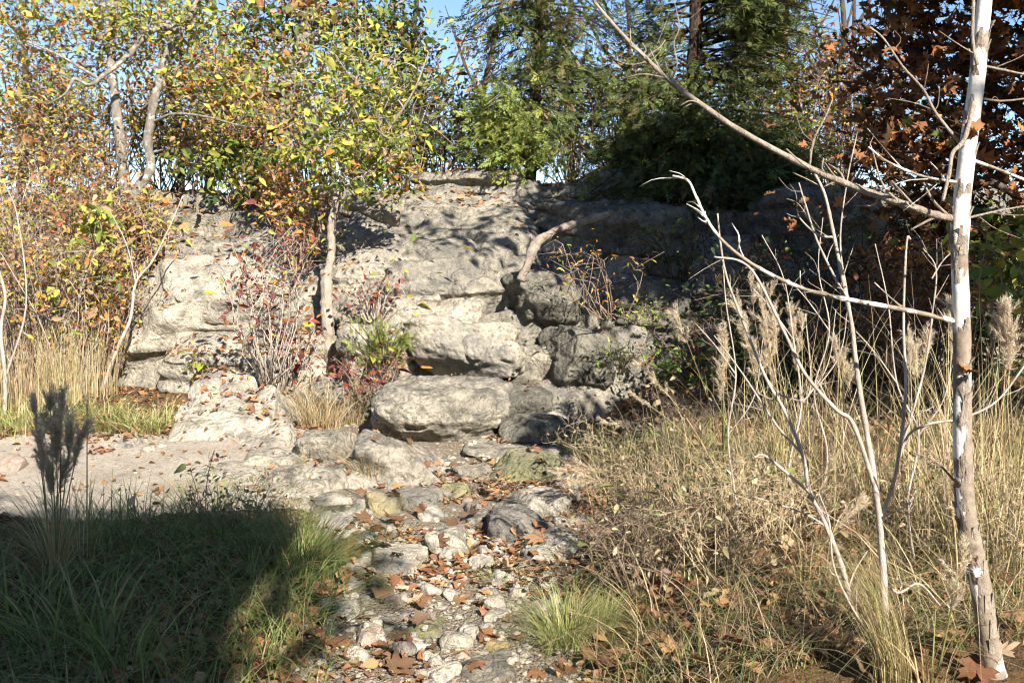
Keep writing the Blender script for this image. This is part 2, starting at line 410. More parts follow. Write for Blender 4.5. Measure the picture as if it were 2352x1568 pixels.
def drape(name, mat, xs, ys, keep, lift, wob, seed):
    """a sheet laid on the ground, its edge uneven"""
    V, F = sheet(xs, ys, lambda x, y: flat(x, y) + lift)
    k = keep(V[:, 0] + wob * fbm(xyz(V[:, 0], V[:, 1], None, 2.1), seed, 4), V[:, 1] + wob * fbm(xyz(V[:, 0], V[:, 1], None, 2.1), seed + 5, 4))
    V[:, 2] += 0.010 * fbm(V * 6, seed + 9, 3) * 0
    F = F[k[F].all(1)]
    return tag(MB().add(V, F).build(name, mat), kind='structure')
drape('creek_bed', M['bed'], np.arange(-2.4, 1.6, 0.05), np.arange(2.2, 9.4, 0.05), lambda x, y: np.abs(x - creek_x(y)) < creek_hw(y) + 0.06, 0.012, 0.10, 101)
drape('path', M['path'], np.arange(-11, -0.9, 0.06), np.arange(4.4, 9.4, 0.06), lambda x, y: (y > np.interp(x, [-11, -3.2, -1.4], [4.6, 5.2, 5.9])) & (y < np.interp(x, [-11, -4.5, -2.6, -1.5, -1.1], [8.0, 8.0, 8.35, 8.5, 7.6])) & (x < creek_x(y) - creek_hw(y) * 0.8), 0.016, 0.10, 111)

# ------------------------------------------------------------------ rocks
_cs = {}
def cube_sphere(n):
    if n in _cs: return _cs[n]
    g = np.tan(np.linspace(-1, 1, n + 1) * math.pi / 4)
    A, B = np.meshgrid(g, g); a, b = A.ravel(), B.ravel(); o = np.ones_like(a)
    Vs = [np.stack(q, 1) for q in ((a, b, o), (b, a, -o), (o, a, b), (-o, b, a), (b, o, a), (a, -o, b))]
    i = (np.arange(n)[:, None] * (n + 1) + np.arange(n)[None]).ravel()
    Fq = np.stack([i, i + 1, i + n + 2, i + n + 1], 1)
    V = np.concatenate(Vs); F = np.concatenate([Fq + k * (n + 1) ** 2 for k in range(6)])
    key = np.round(V * 1e5).astype(np.int64)
    _, first, inv = np.unique(key, axis=0, return_index=True, return_inverse=True)
    V = V[first]; F = inv.ravel()[F]
    V = unit(V)
    _cs[n] = (V, F); return _cs[n]
def rock_shape(n, size, seed, e=3.2, facets=5, low=0.16, rough=0.05, strata=0.05, peb=0.0):
    d, F = cube_sphere(n); rg = np.random.default_rng(seed)
    p = d / (np.abs(d) ** e).sum(1)[:, None] ** (1 / e)
    for k in range(facets):
        nr = unit(rg.normal(size=3)); ds = rg.uniform(0.70, 0.98)
        ex = p @ nr - ds; p = p - np.where(ex > 0, ex * 0.92, 0)[:, None] * nr
    p = p / np.abs(p).max(0)
    p = p * (1 + low * fbm(d * 1.25 + seed * 3.1, seed, 3))[:, None]
    size = np.asarray(size, float); hs = size / 2
    if strata:
        ly = np.tanh(3 * noise(np.stack([p[:, 0] * 0.6, p[:, 1] * 0.6, p[:, 2] * hs[2] * 12 + 0.4 * p[:, 0] + seed], 1), seed + 3))
        p[:, :2] *= (1 + strata * ly)[:, None]
    p = p * hs
    m = size.min(); q = p + seed * 1.7
    nrm = unit(p / hs ** 2)
    a = rough * m
    dd = a * 1.3 * fbm(q * (1.6 / m), seed + 7, 4) - a * 1.6 * np.clip(1 - np.abs(fbm(q * (1.0 / m), seed + 9, 3)) * 7, 0, 1)
    if peb:
        dd = dd + peb * np.clip(0.62 - worley(q * 15, seed + 21), 0, 1) * 0.028 + peb * 0.008 * fbm(q * 22, seed + 31, 2)
    return p + nrm * dd[:, None], F
def rotz(V, a, tx=0.0, ty=0.0):
    c, s = math.cos(tx), math.sin(tx); V = np.stack([V[:, 0], V[:, 1] * c - V[:, 2] * s, V[:, 1] * s + V[:, 2] * c], 1)
    c, s = math.cos(ty), math.sin(ty); V = np.stack([V[:, 0] * c + V[:, 2] * s, V[:, 1], -V[:, 0] * s + V[:, 2] * c], 1)
    c, s = math.cos(a), math.sin(a); return np.stack([V[:, 0] * c - V[:, 1] * s, V[:, 0] * s + V[:, 1] * c, V[:, 2]], 1)
BV0 = make_bvh()
def hit(u, v, bv):
    d = unit(ray(u, v)); h = bv.ray_cast(Vector(EYE), Vector(d))
    return np.array(h[0]) if h[0] is not None else P(u, v, 12)
def put_rock(name, box, mat, label, cat='boulder', depth=None, Y=None, seed=1, n=None, e=3.4, facets=5, rot=0.0, tilt=0.0, roll=0.0, group=None, sink=0.0, under=0.0, **kw):
    u0, u1, v0, v1 = box; uc, vc = (u0 + u1) / 2, (v0 + v1) / 2
    if Y is None: Y = hit(uc, v1 - 4, BV0)[1]
    w = W(u1 - u0, Y); h = W(v1 - v0, Y) * 1.05
    dp = depth if depth is not None else 0.85 * w
    c = P(uc, vc, Y + dp * 0.42); k = (Y + dp * 0.42) / Y
    if n is None: n = int(np.clip((u1 - u0) / 5.5, 10, 46))
    V, F = rock_shape(n, (w * k, dp, h * k + sink), seed, e, facets, **kw)
    V = rotz(V, rot, tilt, roll); V[:, 1] += under * np.clip(-V[:, 2] + 0.05 * h, 0, None); V = V + c - np.array([0, 0, sink / 2])
    solid(V, F)
    o = MB().add(V, F).build(name, M[mat], None, True, c)
    return tag(o, label, cat, group)
# the bluff's separate blocks: (box on the 2352 px view), material, label
BL = [
 ('boulder', (872, 1168, 893, 1020), 'rock', 'broad pebbly pale boulder overhanging a black gap at the bluff foot', dict(Y=8.12, depth=1.0, seed=3, under=1.1, peb=1.0, e=3.6, tilt=0.12, strata=0.03, facets=4)),
 ('boulder', (940, 1196, 750, 892), 'rock_pale', 'smooth-faced pale block wedged in the bluff above the broad pebbly boulder', dict(Y=9.3, depth=0.9, seed=8, under=0.5, e=4.5, peb=0.6, tilt=-0.25, facets=7)),
 ('boulder', (790, 985, 748, 895), 'rock_pale', 'narrow upright pale block beside a black crack in the bluff', dict(Y=9.45, depth=0.7, seed=12, e=4, peb=0.8)),
 ('boulder', (1242, 1412, 748, 902), 'rock_grey_shaded', 'rounded grey boulder in the shade with speckled light', dict(Y=9.35, depth=0.9, seed=15, under=0.6, e=3.0, peb=0.8)),
 ('boulder', (1105, 1262, 872, 948), 'rock_grey_shaded', 'low dark ledge block under the speckled grey boulder', dict(Y=9.15, depth=0.7, seed=18, e=4)),
 ('boulder', (1146, 1306, 955, 1046), 'rock_grey_shaded', 'half-shaded stone at the end of the broad pebbly boulder', dict(Y=8.1, depth=0.6, seed=21, peb=0.6)),
 ('boulder', (1256, 1308, 948, 984), 'rock_white', 'small blue-white stone perched in the shade at the bluff foot', dict(Y=8.9, depth=0.2, seed=24)),
 ('rock_ledge', (1030, 1300, 1020, 1072), 'rock', 'thin layered ledge running under the broad pebbly boulder', dict(Y=7.75, depth=0.7, seed=27, e=5, strata=0.10)),
 ('boulder', (790, 1250, 500, 655), 'rock', 'largest smooth dome of rock high in the bluff below the tree roots', dict(Y=10.65, depth=2.1, seed=30, e=4.4, tilt=0.42, sink=.4, peb=0.7, low=0.10, facets=3)),
 ('boulder', (890, 1205, 598, 738), 'rock', 'bulging pale block under the smooth dome, its underside black', dict(Y=10.05, depth=1.1, seed=33, under=0.8, e=3.8, peb=0.8, tilt=0.1)),
 ('boulder', (755, 990, 596, 690), 'rock_pale', 'weathered pale ledge between the sapling and the bulging block', dict(Y=10.3, depth=1.0, seed=35, e=3.6, peb=0.8, tilt=0.15)),
 ('boulder', (800, 1030, 655, 765), 'rock_pale', 'cracked pale block above the small green juniper', dict(Y=9.95, depth=0.8, seed=36, e=4.2, peb=0.8)),
 ('boulder', (985, 1112, 690, 762), 'rock_pale', 'small stacked pale block with a dark seam beneath it', dict(Y=9.8, depth=0.6, seed=39, e=4.2, peb=0.8)),
 ('boulder', (1165, 1330, 632, 748), 'rock_grey_shaded', 'rough shaded block overhanging a leaf-filled hollow', dict(Y=9.9, depth=0.9, seed=42, under=0.8, e=3.2, peb=0.8)),
 ('rock_ledge', (950, 1215, 402, 462), 'rock', 'topmost grey ledge of the bluff under the cedar', dict(Y=12.1, depth=1.4, seed=45, e=4.5, strata=0.08)),
 ('rock_ledge', (930, 1330, 458, 520), 'rock', 'second grey ledge of the bluff crossed by tree roots', dict(Y=11.6, depth=1.3, seed=48, e=4.5, strata=0.08)),
 ('boulder', (1235, 1560, 470, 645), 'rock_grey_shaded', 'big dark rock face behind the leaning log', dict(Y=10.7, depth=1.4, seed=51, e=4, tilt=0.15)),
 ('boulder', (1540, 1920, 585, 830), 'rock_grey_shaded', 'huge shaded block behind the plumed grass', dict(Y=10.0, depth=1.6, seed=54, e=4)),
 ('boulder', (1390, 1570, 640, 800), 'rock_grey_shaded', 'shaded block between the orange-leaved vine and the huge block', dict(Y=10.1, depth=1.1, seed=57, e=3.8)),
 ('boulder', (1400, 1640, 790, 930), 'rock_grey_shaded', 'dark boulder low in the shade beside the speckled grey boulder', dict(Y=9.7, depth=0.9, seed=58, e=3.6)),
 ('boulder', (1720, 2010, 445, 640), 'rock_grey_shaded', 'dark upper block of the bluff beside the brown oak', dict(Y=10.8, depth=1.4, seed=59, e=3.8)),
 ('boulder', (335, 690, 584, 810), 'rock_pale', 'tall sunlit slab leaning back beside the red-leaved shrub', dict(Y=10.55, depth=1.5, seed=60, e=4.5, tilt=0.55, peb=0.6, low=0.08, facets=3, sink=0.5)),
 ('boulder', (390, 690, 772, 940), 'rock_pale', 'lower sunlit slab carrying black leaf shadows', dict(Y=10.15, depth=1.0, seed=63, e=4.5, tilt=0.35, peb=0.6, low=0.08, facets=3, sink=0.4)),
 ('rock_ledge', (420, 700, 915, 1040), 'rock_pale', 'flat sunlit slab like a step at the edge of the path', dict(Y=7.95, depth=1.3, seed=66, e=5, peb=0.5, low=0.07, facets=3, tilt=0.42, sink=.35)),
 ('rock_ledge', (380, 640, 545, 605), 'rock', 'pale ledge with dark hollows at the top of the sunlit slab', dict(Y=11.4, depth=1.0, seed=69, e=4, peb=0.8)),
 ('rock_ledge', (330, 470, 480, 530), 'rock_grey_shaded', 'grey ledge beside the lichen-spotted trunk', dict(Y=12.2, depth=0.9, seed=72, e=4)),
 ('boulder', (20, 245, 795, 930), 'rock_pale', 'sunlit low rock behind the tall tan grass stems', dict(Y=10.3, depth=0.9, seed=75, e=3.6, peb=0.6)),
 ('rock_ledge', (690, 822, 985, 1075), 'rock', 'sunlit slab end between the path and the tan grass clump', dict(Y=7.6, depth=0.8, seed=78, e=4.2, peb=0.6)),
 ('boulder', (812, 1012, 1012, 1125), 'rock', 'pebbly grey slab sloping into the creek beside the path', dict(Y=6.95, depth=0.8, seed=81, e=3.8, peb=1.0, roll=0.22)),
 ('boulder', (1122, 1284, 1043, 1120), 'rock_olive', 'knobbly tan block in the creek with its end in shadow', dict(Y=6.95, depth=0.55, seed=84, e=3.8, peb=1.0)),
 ('boulder', (650, 800, 765, 900), 'rock_pale', 'pale block behind the tan grass at the sapling foot', dict(Y=9.75, depth=0.7, seed=86, e=3.8, peb=0.7)),
 ('boulder', (660, 880, 860, 990), 'rock', 'pale rock half hidden by tan grass below the juniper', dict(Y=9.35, depth=0.8, seed=88, e=3.8, peb=0.8)),
 ('boulder', (610, 800, 630, 785), 'rock', 'rock slab behind the dark purple shrub', dict(Y=10.2, depth=1.1, seed=89, e=4, tilt=.3, peb=.6, sink=.3)),
 ('rock_ledge', (620, 830, 550, 650), 'rock', 'ledge behind the crooked part of the sapling trunk', dict(Y=10.9, depth=1.1, seed=90, e=4, tilt=.25, peb=.6)),
 ('boulder', (760, 900, 670, 775), 'rock', 'rock wedged in the hollow between the sapling trunk and the cracked block', dict(Y=9.9, depth=1.0, seed=92, e=4, peb=.6, sink=.2)),
]
for nm, bx_, mt, lb, kw in BL:
    put_rock(nm, bx_, mt, lb, 'ledge' if nm == 'rock_ledge' else 'boulder', group='blocks of the limestone bluff', **{'strata': 0.06, 'facets': 4, 'rough': 0.05, **kw, 'e': kw.get('e', 3.6) * 1.7, 'low': 0.09})
# loose stones in the creek
CR = [
 ((818, 1012, 1123, 1172), 'rock', 'long flat slab lying across the creek behind the yellow stone', dict(e=5, depth=0.55, seed=101)),
 ((1000, 1092, 1112, 1152), 'rock_olive', 'short flat olive slab continuing the long flat slab', dict(e=5, depth=0.4, seed=102)),
 ((828, 932, 1133, 1190), 'rock_yellow', 'mustard-yellow block in front of the long flat slab', dict(e=3.6, depth=0.35, seed=103)),
 ((958, 1024, 1158, 1204), 'rock_white', 'small white pointed stone among red-brown leaves', dict(e=2.6, depth=0.25, seed=104)),
 ((1128, 1320, 1120, 1196), 'rock_pale', 'large flat-topped pale slab striped by shadow', dict(e=5, depth=0.6, seed=105, low=0.06)),
 ((1118, 1282, 1170, 1242), 'rock', 'broad greyish stone leaning on the flat-topped pale slab', dict(e=3.2, depth=0.5, seed=106)),
 ((1056, 1134, 1166, 1210), 'rock', 'small grey slab beside the broad greyish stone', dict(e=3.8, depth=0.35, seed=107)),
 ((972, 1092, 1208, 1280), 'rock_pale', 'rounded pale block with a lichen patch mid creek', dict(e=3.6, depth=0.4, seed=108)),
 ((1208, 1344, 1213, 1296), 'rock_pale', 'angular pale block at the foot of the bleached stems', dict(e=4.6, depth=0.4, seed=109)),
 ((838, 978, 1248, 1326), 'rock_white', 'wide whitish block in the middle of the creek bed', dict(e=4.2, depth=0.4, seed=110)),
 ((756, 880, 1264, 1316), 'rock_white', 'whitish slab next to the dark grass bank', dict(e=4.5, depth=0.35, seed=111)),
 ((712, 822, 1184, 1246), 'rock_white', 'bleached slab at the top corner of the dark grass bank', dict(e=4.5, depth=0.4, seed=112)),
 ((766, 862, 1166, 1216), 'rock_pale', 'grey-topped stone behind the bleached slab', dict(e=3.8, depth=0.35, seed=113)),
 ((802, 870, 1228, 1268), 'rock_white', 'small white slab with maple-like leaves resting on it', dict(e=4, depth=0.3, seed=114)),
 ((828, 914, 1322, 1370), 'rock_yellow', 'pale yellow stone below the wide whitish block', dict(e=3.2, depth=0.25, seed=115)),
 ((902, 954, 1358, 1396), 'rock_white', 'smooth egg-shaped white stone', dict(e=2.3, depth=0.16, seed=116)),
 ((758, 838, 1388, 1438), 'rock_white', 'white lumpy stone close to the grass bank', dict(e=3, depth=0.25, seed=117)),
 ((902, 1024, 1420, 1472), 'rock_olive', 'large olive-tan stone low in the creek bed', dict(e=3.2, depth=0.32, seed=118)),
 ((918, 1004, 1458, 1506), 'rock_white', 'white stone just in front of the large olive-tan stone', dict(e=3.2, depth=0.22, seed=119)),
 ((1046, 1104, 1438, 1484), 'rock_white', 'rounded white stone standing alone among brown leaves', dict(e=2.5, depth=0.18, seed=120)),
 ((1092, 1182, 1458, 1508), 'rock_yellow', 'creamy flat stone beside the green grass tuft', dict(e=3.8, depth=0.25, seed=121)),
 ((812, 876, 1442, 1492), 'rock_pink', 'pinkish-grey stone among leaves near the grass bank', dict(e=2.8, depth=0.2, seed=122)),
 ((858, 966, 1502, 1552), 'rock_grey_shaded', 'grey pebbly stone under a curled brown leaf', dict(e=3, depth=0.25, seed=123)),
 ((1026, 1186, 1508, 1566), 'rock_grey_shaded', 'dark grey layered stone at the bottom of the creek bed', dict(e=3.6, depth=0.3, seed=124)),
 ((960, 1064, 1528, 1580), 'rock_white', 'whitish broken stone beside the dark layered stone', dict(e=3.2, depth=0.2, seed=125)),
 ((884, 936, 1078, 1120), 'rock_white', 'white quartz-like lump at the toe of the pebbly grey slab', dict(e=2.8, depth=0.28, seed=126)),
 ((1075, 1135, 1278, 1318), 'rock_white', 'angular white stone below the rounded lichen block', dict(e=3, depth=0.22, seed=127)),
 ((1130, 1190, 1300, 1345), 'rock_white', 'whitish mossy stone beside the sprouting grass', dict(e=3, depth=0.22, seed=128)),
 ((1232, 1282, 1318, 1360), 'rock_white', 'bright white stone in dark litter under the dry weeds', dict(e=3, depth=0.2, seed=129)),
 ((1195, 1300, 1258, 1300), 'rock_pale', 'low pale stone by the yellow fallen leaf', dict(e=3, depth=0.2, seed=130)),
 ((600, 720, 1066, 1120), 'rock', 'low worn stone at the path edge by the green weeds', dict(e=4, depth=0.5, seed=131)),
 ((700, 800, 1072, 1132), 'rock_pale', 'pair-lobed pale stone between path and creek', dict(e=3.2, depth=0.4, seed=132)),
 ((790, 850, 1090, 1130), 'rock_white', 'small pale stone against the pebbly grey slab', dict(e=3, depth=0.3, seed=133)),
 ((260, 345, 1004, 1036), 'rock_pale', 'flat pale stone in the litter beyond the path', dict(e=4, depth=0.4, seed=134)),
 ((330, 392, 1020, 1046), 'rock_pale', 'low pale stone beside the flat pale stone beyond the path', dict(e=4, depth=0.35, seed=135)),
 ((4, 66, 1046, 1090), 'rock_pink', 'brownish stone at the far edge of the path', dict(e=3, depth=0.3, seed=136)),
]
for bx_, mt, lb, kw in CR:
    put_rock('creek_stone', bx_, mt, lb, 'stone', group='larger loose stones of the creek', sink=0.05, **{'facets': 9, 'low': 0.10, 'rough': 0.04, 'strata': 0.02, 'n': 24, **kw, 'e': kw['e'] + 0.8})
rs = np.random.default_rng(91)
FS = [(700, 1120, 110, 40), (760, 1150, 90, 34), (1090, 1085, 100, 34), (1000, 1078, 90, 30), (1230, 1140, 90, 34), (1320, 1110, 80, 36), (900, 1215, 80, 30), (1130, 1265, 80, 36), (1060, 1225, 70, 28), (1300, 1205, 110, 30), (690, 1250, 90, 36), (800, 1345, 70, 34), (1000, 1395, 80, 30), (1150, 1420, 70, 34), (850, 1530, 80, 34), (1120, 1365, 60, 30), (1190, 1360, 60, 36), (940, 1310, 60, 28), (1040, 1345, 56, 26), (1250, 1395, 70, 34)]
FL = ['flat slab at the far corner of the shaded bank beside the path', 'thin whitish slab behind the bleached slab', 'thin grey slab under the knobbly tan block', 'small whitish slab between the pebbly grey slab and the layered ledge', 'pale slab behind the large flat-topped slab', 'whitish slab under the bowed pinkish plumes', 'thin grey slab among red-brown leaves left of the pointed stone', 'whitish slab beside the rounded lichen block', 'low slab tucked behind the rounded lichen block', 'long whitish slab behind the angular pale block', 'grey slab against the arching tussock', 'whitish slab touching the pale yellow stone', 'sunk pale slab right of the egg-shaped white stone', 'whitish slab just above the creamy flat stone', 'grey slab left of the grey pebbly stone at the bottom edge', 'small whitish slab above the green sprout', 'sunk pale slab between the sprout and the green tuft', 'small whitish slab just below the wide whitish block', 'small grey slab in the middle of the pebbles', 'whitish slab at the back of the fanning green tuft']
for i, (u, v, w_, h_) in enumerate(FS):
    put_rock('creek_slab', (u - w_ / 2, u + w_ / 2, v - h_ / 2, v + h_ / 2), ['rock_pale', 'rock_white', 'rock', 'rock_white'][i % 4], FL[i], 'stone', W(w_, 6) * .9, seed=400 + i, e=5.5, facets=8, low=.10, rough=.03, strata=.05, n=16, rot=rs.uniform(-.5, .5), sink=.05, group='flat half-sunk slabs of the creek')['kind'] = 'thing'
for i, (bx_, lb) in enumerate([((520, 700, 1036, 1078), 'worn flat bedrock slab sloping from the step slab to the path'), ((640, 800, 1022, 1060), 'cracked bedrock slab behind the worn flat slab'), ((730, 870, 1066, 1118), 'bedrock slab at the edge where path meets creek'), ((470, 600, 1075, 1108), 'low bedrock hump rising through the path'), ((590, 760, 1108, 1150), 'bedrock slab between the shaded bank and the pebbly grey slab')]):
    put_rock('rock_ledge', bx_, 'rock_pale', lb, 'ledge', .55, seed=450 + i, e=6, facets=5, low=.08, rough=.03, strata=.06, n=26, sink=.08, group='bedrock slabs of the path edge')
BV = make_bvh()
def drop(x, y, z=6.0):
    h = BV.ray_cast(Vector((x, y, z)), Vector((0, 0, -1)))
    return (np.array(h[0]), np.array(h[1])) if h[0] is not None else (np.array([x, y, 0.0]), np.array([0, 0, 1.0]))
def at(u, v):
    """the point of ground or rock that the pixel shows"""
    return hit(u, v, BV)

rng = np.random.default_rng(7)
# cobbles: a couple of hundred single ones, each an object; finer pebbles as gravel
def cobble_mesh(i):
    V, F = rock_shape(5, (1, rng.uniform(0.75, 0.95), rng.uniform(0.5, 0.75)), 300 + i, 2.6 + 2.0 * rng.random(), 7, 0.16, 0.03, 0.0)
    return V, F
cob = []
for i in range(14):
    V, F = cobble_mesh(i)
    mt = M[['rock_white', 'rock_pale', 'rock_white', 'rock_pale', 'rock', 'rock_white', 'rock_pink'][i % 7]]
    me = MB().add(V, F).build('cobble', mt); cob.append(me)
k = 0
used = []
while k < 200:
    y = rng.uniform(3.6, 8.4) if rng.random() < 0.5 else rng.uniform(3.7, 5.8)
    x = creek_x(y) + rng.normal(0, 0.5) * creek_hw(y) * 0.85
    sz = float(np.clip(rng.lognormal(-3.0, 0.5), 0.025, 0.15))
    if any((x - a) ** 2 + (y - b) ** 2 < (0.5 * (sz + c)) ** 2 for a, b, c in used): continue
    p, nr = drop(x, y)
    if p[2] > flat(np.array([x]), np.array([y]))[0] + 0.06: continue
    used.append((x, y, sz))
    src = cob[k % 14]; o = src if k < 14 else src.copy()
    if k >= 14: COL.objects.link(o)
    o.location = (x, y, p[2] + sz * 0.18); o.scale = (sz,) * 3; o.rotation_euler = (rng.normal(0, 0.2), rng.normal(0, 0.2), rng.uniform(0, 6.28))
    tag(o, 'small rounded pale cobble among leaves in the dry creek bed', 'cobble', 'cobbles of the dry creek bed'); k += 1
ico, icf = cube_sphere(2)
g = MB(); N = 4000
y = np.where(rng.random(N) < 0.5, rng.uniform(3.3, 5.6, N), rng.uniform(3.5, 9.0, N)); x = creek_x(y) + rng.uniform(-1, 1, N) * (creek_hw(y) + 0.1)
extra = 800; y[:extra] = rng.uniform(6.0, 9.4, extra); x[:extra] = rng.uniform(-6.5, -1.2, extra)
m9 = slice(extra, extra + 1400); y[m9] = rng.uniform(6.8, 9.0, 1400); x[m9] = creek_x(y[m9]) + rng.uniform(-1, 1, 1400) * creek_hw(y[m9])
z = flat(x, y) + 0.014
s_ = np.clip(rng.lognormal(-4.6, 0.5, N), 0.004, 0.03)
a_ = rng.uniform(0, 6.28, N)
X = np.stack([np.cos(a_), np.sin(a_), 0 * a_], 1); Yv = np.stack([-np.sin(a_), np.cos(a_), 0 * a_], 1); Zv = np.tile([0, 0, 1.0], (N, 1))
g.inst(ico * np.array([1, 0.8, 0.55]), icf, np.stack([x, y, z], 1), X * s_[:, None], Yv * s_[:, None], Zv * s_[:, None], np.ones((N, 3)) * 0.4)
tag(g.build('gravel', M['rock_pale']), 'fine pale gravel strewn over creek bed and path edge', 'gravel', None, 'stuff')

# ------------------------------------------------------------------ leaf shapes and palettes
LEAF_V = np.array([[0, 0, 0], [-0.24, 0.26, 0.09], [-0.19, 0.62, 0.05], [0, 1.05, -0.10], [0.21, 0.58, 0.07], [0.24, 0.30, 0.10]])
LEAF_F = np.array([[0, 3, 2, 1], [0, 5, 4, 3]])
SLIM_V = LEAF_V * np.array([0.62, 1, 1])
def lobed(outline, curl=0.0, seed=0):
    """a flat leaf outline (x >= 0 half, mirrored) fanned from its midrib and curled"""
    o = np.array(outline); L = np.concatenate([o, (o * [-1, 1])[::-1][1:-1] if o[0][0] == 0 else (o * [-1, 1])[::-1]])
    c = np.array([[0, 0.42]]); p = np.concatenate([c, L]); r = np.hypot(p[:, 0], p[:, 1] - 0.42); rg = np.random.default_rng(seed)
    z = curl * (r ** 2) + 0.10 * curl * 4 * np.sin(p[:, 0] * 5 + rg.uniform(0, 6)) * r + 0.07 * rg.normal(size=len(p)) * (r > 0.2)
    n = len(L); F = np.stack([np.zeros(n, int), 1 + np.arange(n), 1 + (np.arange(n) + 1) % n], 1)
    return np.stack([p[:, 0], p[:, 1], z], 1), F
SYC = [(0, 0.0), (0.16, 0.05), (0.42, -0.06), (0.38, 0.12), (0.62, 0.22), (0.45, 0.34), (0.60, 0.55), (0.74, 0.74), (0.48, 0.70), (0.36, 0.64), (0.24, 0.62), (0.30, 0.82), (0.14, 0.86), (0, 1.12)]
OAK_S = [(0, 0.0), (0.24, 0.20), (0.09, 0.32), (0.40, 0.48), (0.12, 0.56), (0.36, 0.76), (0.12, 0.80), (0, 1.05)]
OAK = [(0, 0.0), (0.05, 0.12), (0.22, 0.20), (0.10, 0.30), (0.36, 0.42), (0.34, 0.52), (0.12, 0.54), (0.40, 0.72), (0.26, 0.78), (0.12, 0.76), (0.16, 0.92), (0, 1.05)]
def pal(*cw):
    c = np.array([q[0] for q in cw], float); w = np.array([q[1] for q in cw], float); return c, w / w.sum()
YG, GR, YE, OR, RD, DG, BR, TN = (0.36, 0.37, 0.06), (0.16, 0.22, 0.04), (0.52, 0.38, 0.07), (0.47, 0.21, 0.05), (0.27, 0.06, 0.035), (0.045, 0.075, 0.022), (0.24, 0.10, 0.04), (0.38, 0.26, 0.14)
PL = dict(
 mixed=pal((YG, 3.2), (GR, 2.0), (YE, 1.6), (OR, 1.7), (RD, 0.25), (BR, 0.8), (TN, 2.2)),
 warm=pal((OR, 2.4), (YE, 1.4), (BR, 2), (YG, 1.6), (RD, 0.6), (TN, 3.2)),
 sapling=pal((YG, 5), (YE, 1.0), (GR, 2.6), (OR, 0.35), (TN, .4)),
 green=pal((GR, 3), (YG, 2), (DG, 1)),
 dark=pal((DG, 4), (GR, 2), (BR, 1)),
 purple=pal(((0.17, 0.05, 0.05), 3), (RD, 1.5), (OR, 0.8), (YG, 0.8), (BR, 1.2)),
 brown=pal(((0.24, 0.105, 0.045), 4), ((0.33, 0.145, 0.055), 2.6), ((0.13, 0.065, 0.033), 3), (OR, 0.4), ((0.10, 0.11, 0.03), .8)),
 orange=pal((OR, 3), (YE, 0.8), (GR, 0.8)),
 litter=pal(((0.29, 0.145, 0.07), 3), ((0.22, 0.105, 0.055), 2.5), ((0.36, 0.21, 0.10), 2), ((0.15, 0.085, 0.05), 1.8), ((0.40, 0.29, 0.17), 1)),
 straw=pal(((0.46, 0.37, 0.20), 3), ((0.40, 0.29, 0.15), 2), ((0.55, 0.47, 0.30), 1.5), ((0.26, 0.18, 0.095), 1)),
 gold=pal(((0.52, 0.42, 0.23), 4), ((0.44, 0.38, 0.16), 2), ((0.30, 0.21, 0.11), 1.5), ((0.24, 0.27, 0.08), 1)),
 grassg=pal(((0.15, 0.21, 0.055), 3), ((0.22, 0.28, 0.08), 2), ((0.27, 0.26, 0.10), 1.2), ((0.40, 0.31, 0.16), 1)),
 limeg=pal(((0.20, 0.25, 0.06), 2.2), ((0.34, 0.36, 0.12), 2.5), ((0.50, 0.44, 0.23), 2.5)),
 weeds=pal(((0.36, 0.27, 0.16), 3), ((0.26, 0.185, 0.11), 2), ((0.46, 0.38, 0.23), 3), ((0.20, 0.22, 0.075), 2), ((0.12, 0.16, 0.05), .8)),
 bank=pal(((0.30, 0.24, 0.12), 2), ((0.15, 0.20, 0.06), 2.6), ((0.22, 0.27, 0.085), 2), ((0.44, 0.36, 0.21), 1.6)),
 fluff=pal(((0.76, 0.62, 0.45), 3), ((0.66, 0.50, 0.34), 2), ((0.84, 0.73, 0.57), 1.5)),
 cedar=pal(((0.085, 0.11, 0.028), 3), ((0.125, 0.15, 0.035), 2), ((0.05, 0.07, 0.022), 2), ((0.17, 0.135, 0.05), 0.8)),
 cedarlit=pal(((0.18, 0.22, 0.045), 3), ((0.23, 0.26, 0.06), 2), ((0.12, 0.16, 0.035), 1.3)),  # cedar greens with sunlight mixed in for the low boughs; juniper's own colour
)
def pick(p, n, rg, jit=0.16):
    c, w = PL[p]; q = c[rg.choice(len(c), n, p=w)]
    return np.clip(q * (1 + rg.normal(0, jit, (n, 1))) * (1 + rg.normal(0, 0.05, (n, 3))), 0.008, 0.8)
def frames(n, rg, up=0.5, droop=0.4, sunw=0.35):
    """leaf axes: blades roughly level, turned a little to the light, tips drooping"""
    Z = unit(rg.normal(0, 0.75, (n, 3)) + np.array([0, 0, up]) + TOSUN * sunw)
    A = unit(rg.normal(0, 1, (n, 3)) * np.array([1, 1, 0.6]) + np.array([0, 0, -droop]))
    Yv = unit(A - Z * (A * Z).sum(1, keepdims=True)); X = np.cross(Yv, Z)
    return X, Yv, Z
def scatter_leaves(mb, pos, size, p, rg, tv=None, tf=None, **kw):
    n = len(pos)
    X, Yv, Z = frames(n, rg, **kw); s = (size * np.exp(rg.normal(0, 0.36, n)))[:, None]
    mb.inst(LEAF_V if tv is None else tv, LEAF_F if tf is None else tf, pos, X * s, Yv * s, Z * s, pick(p, n, rg))

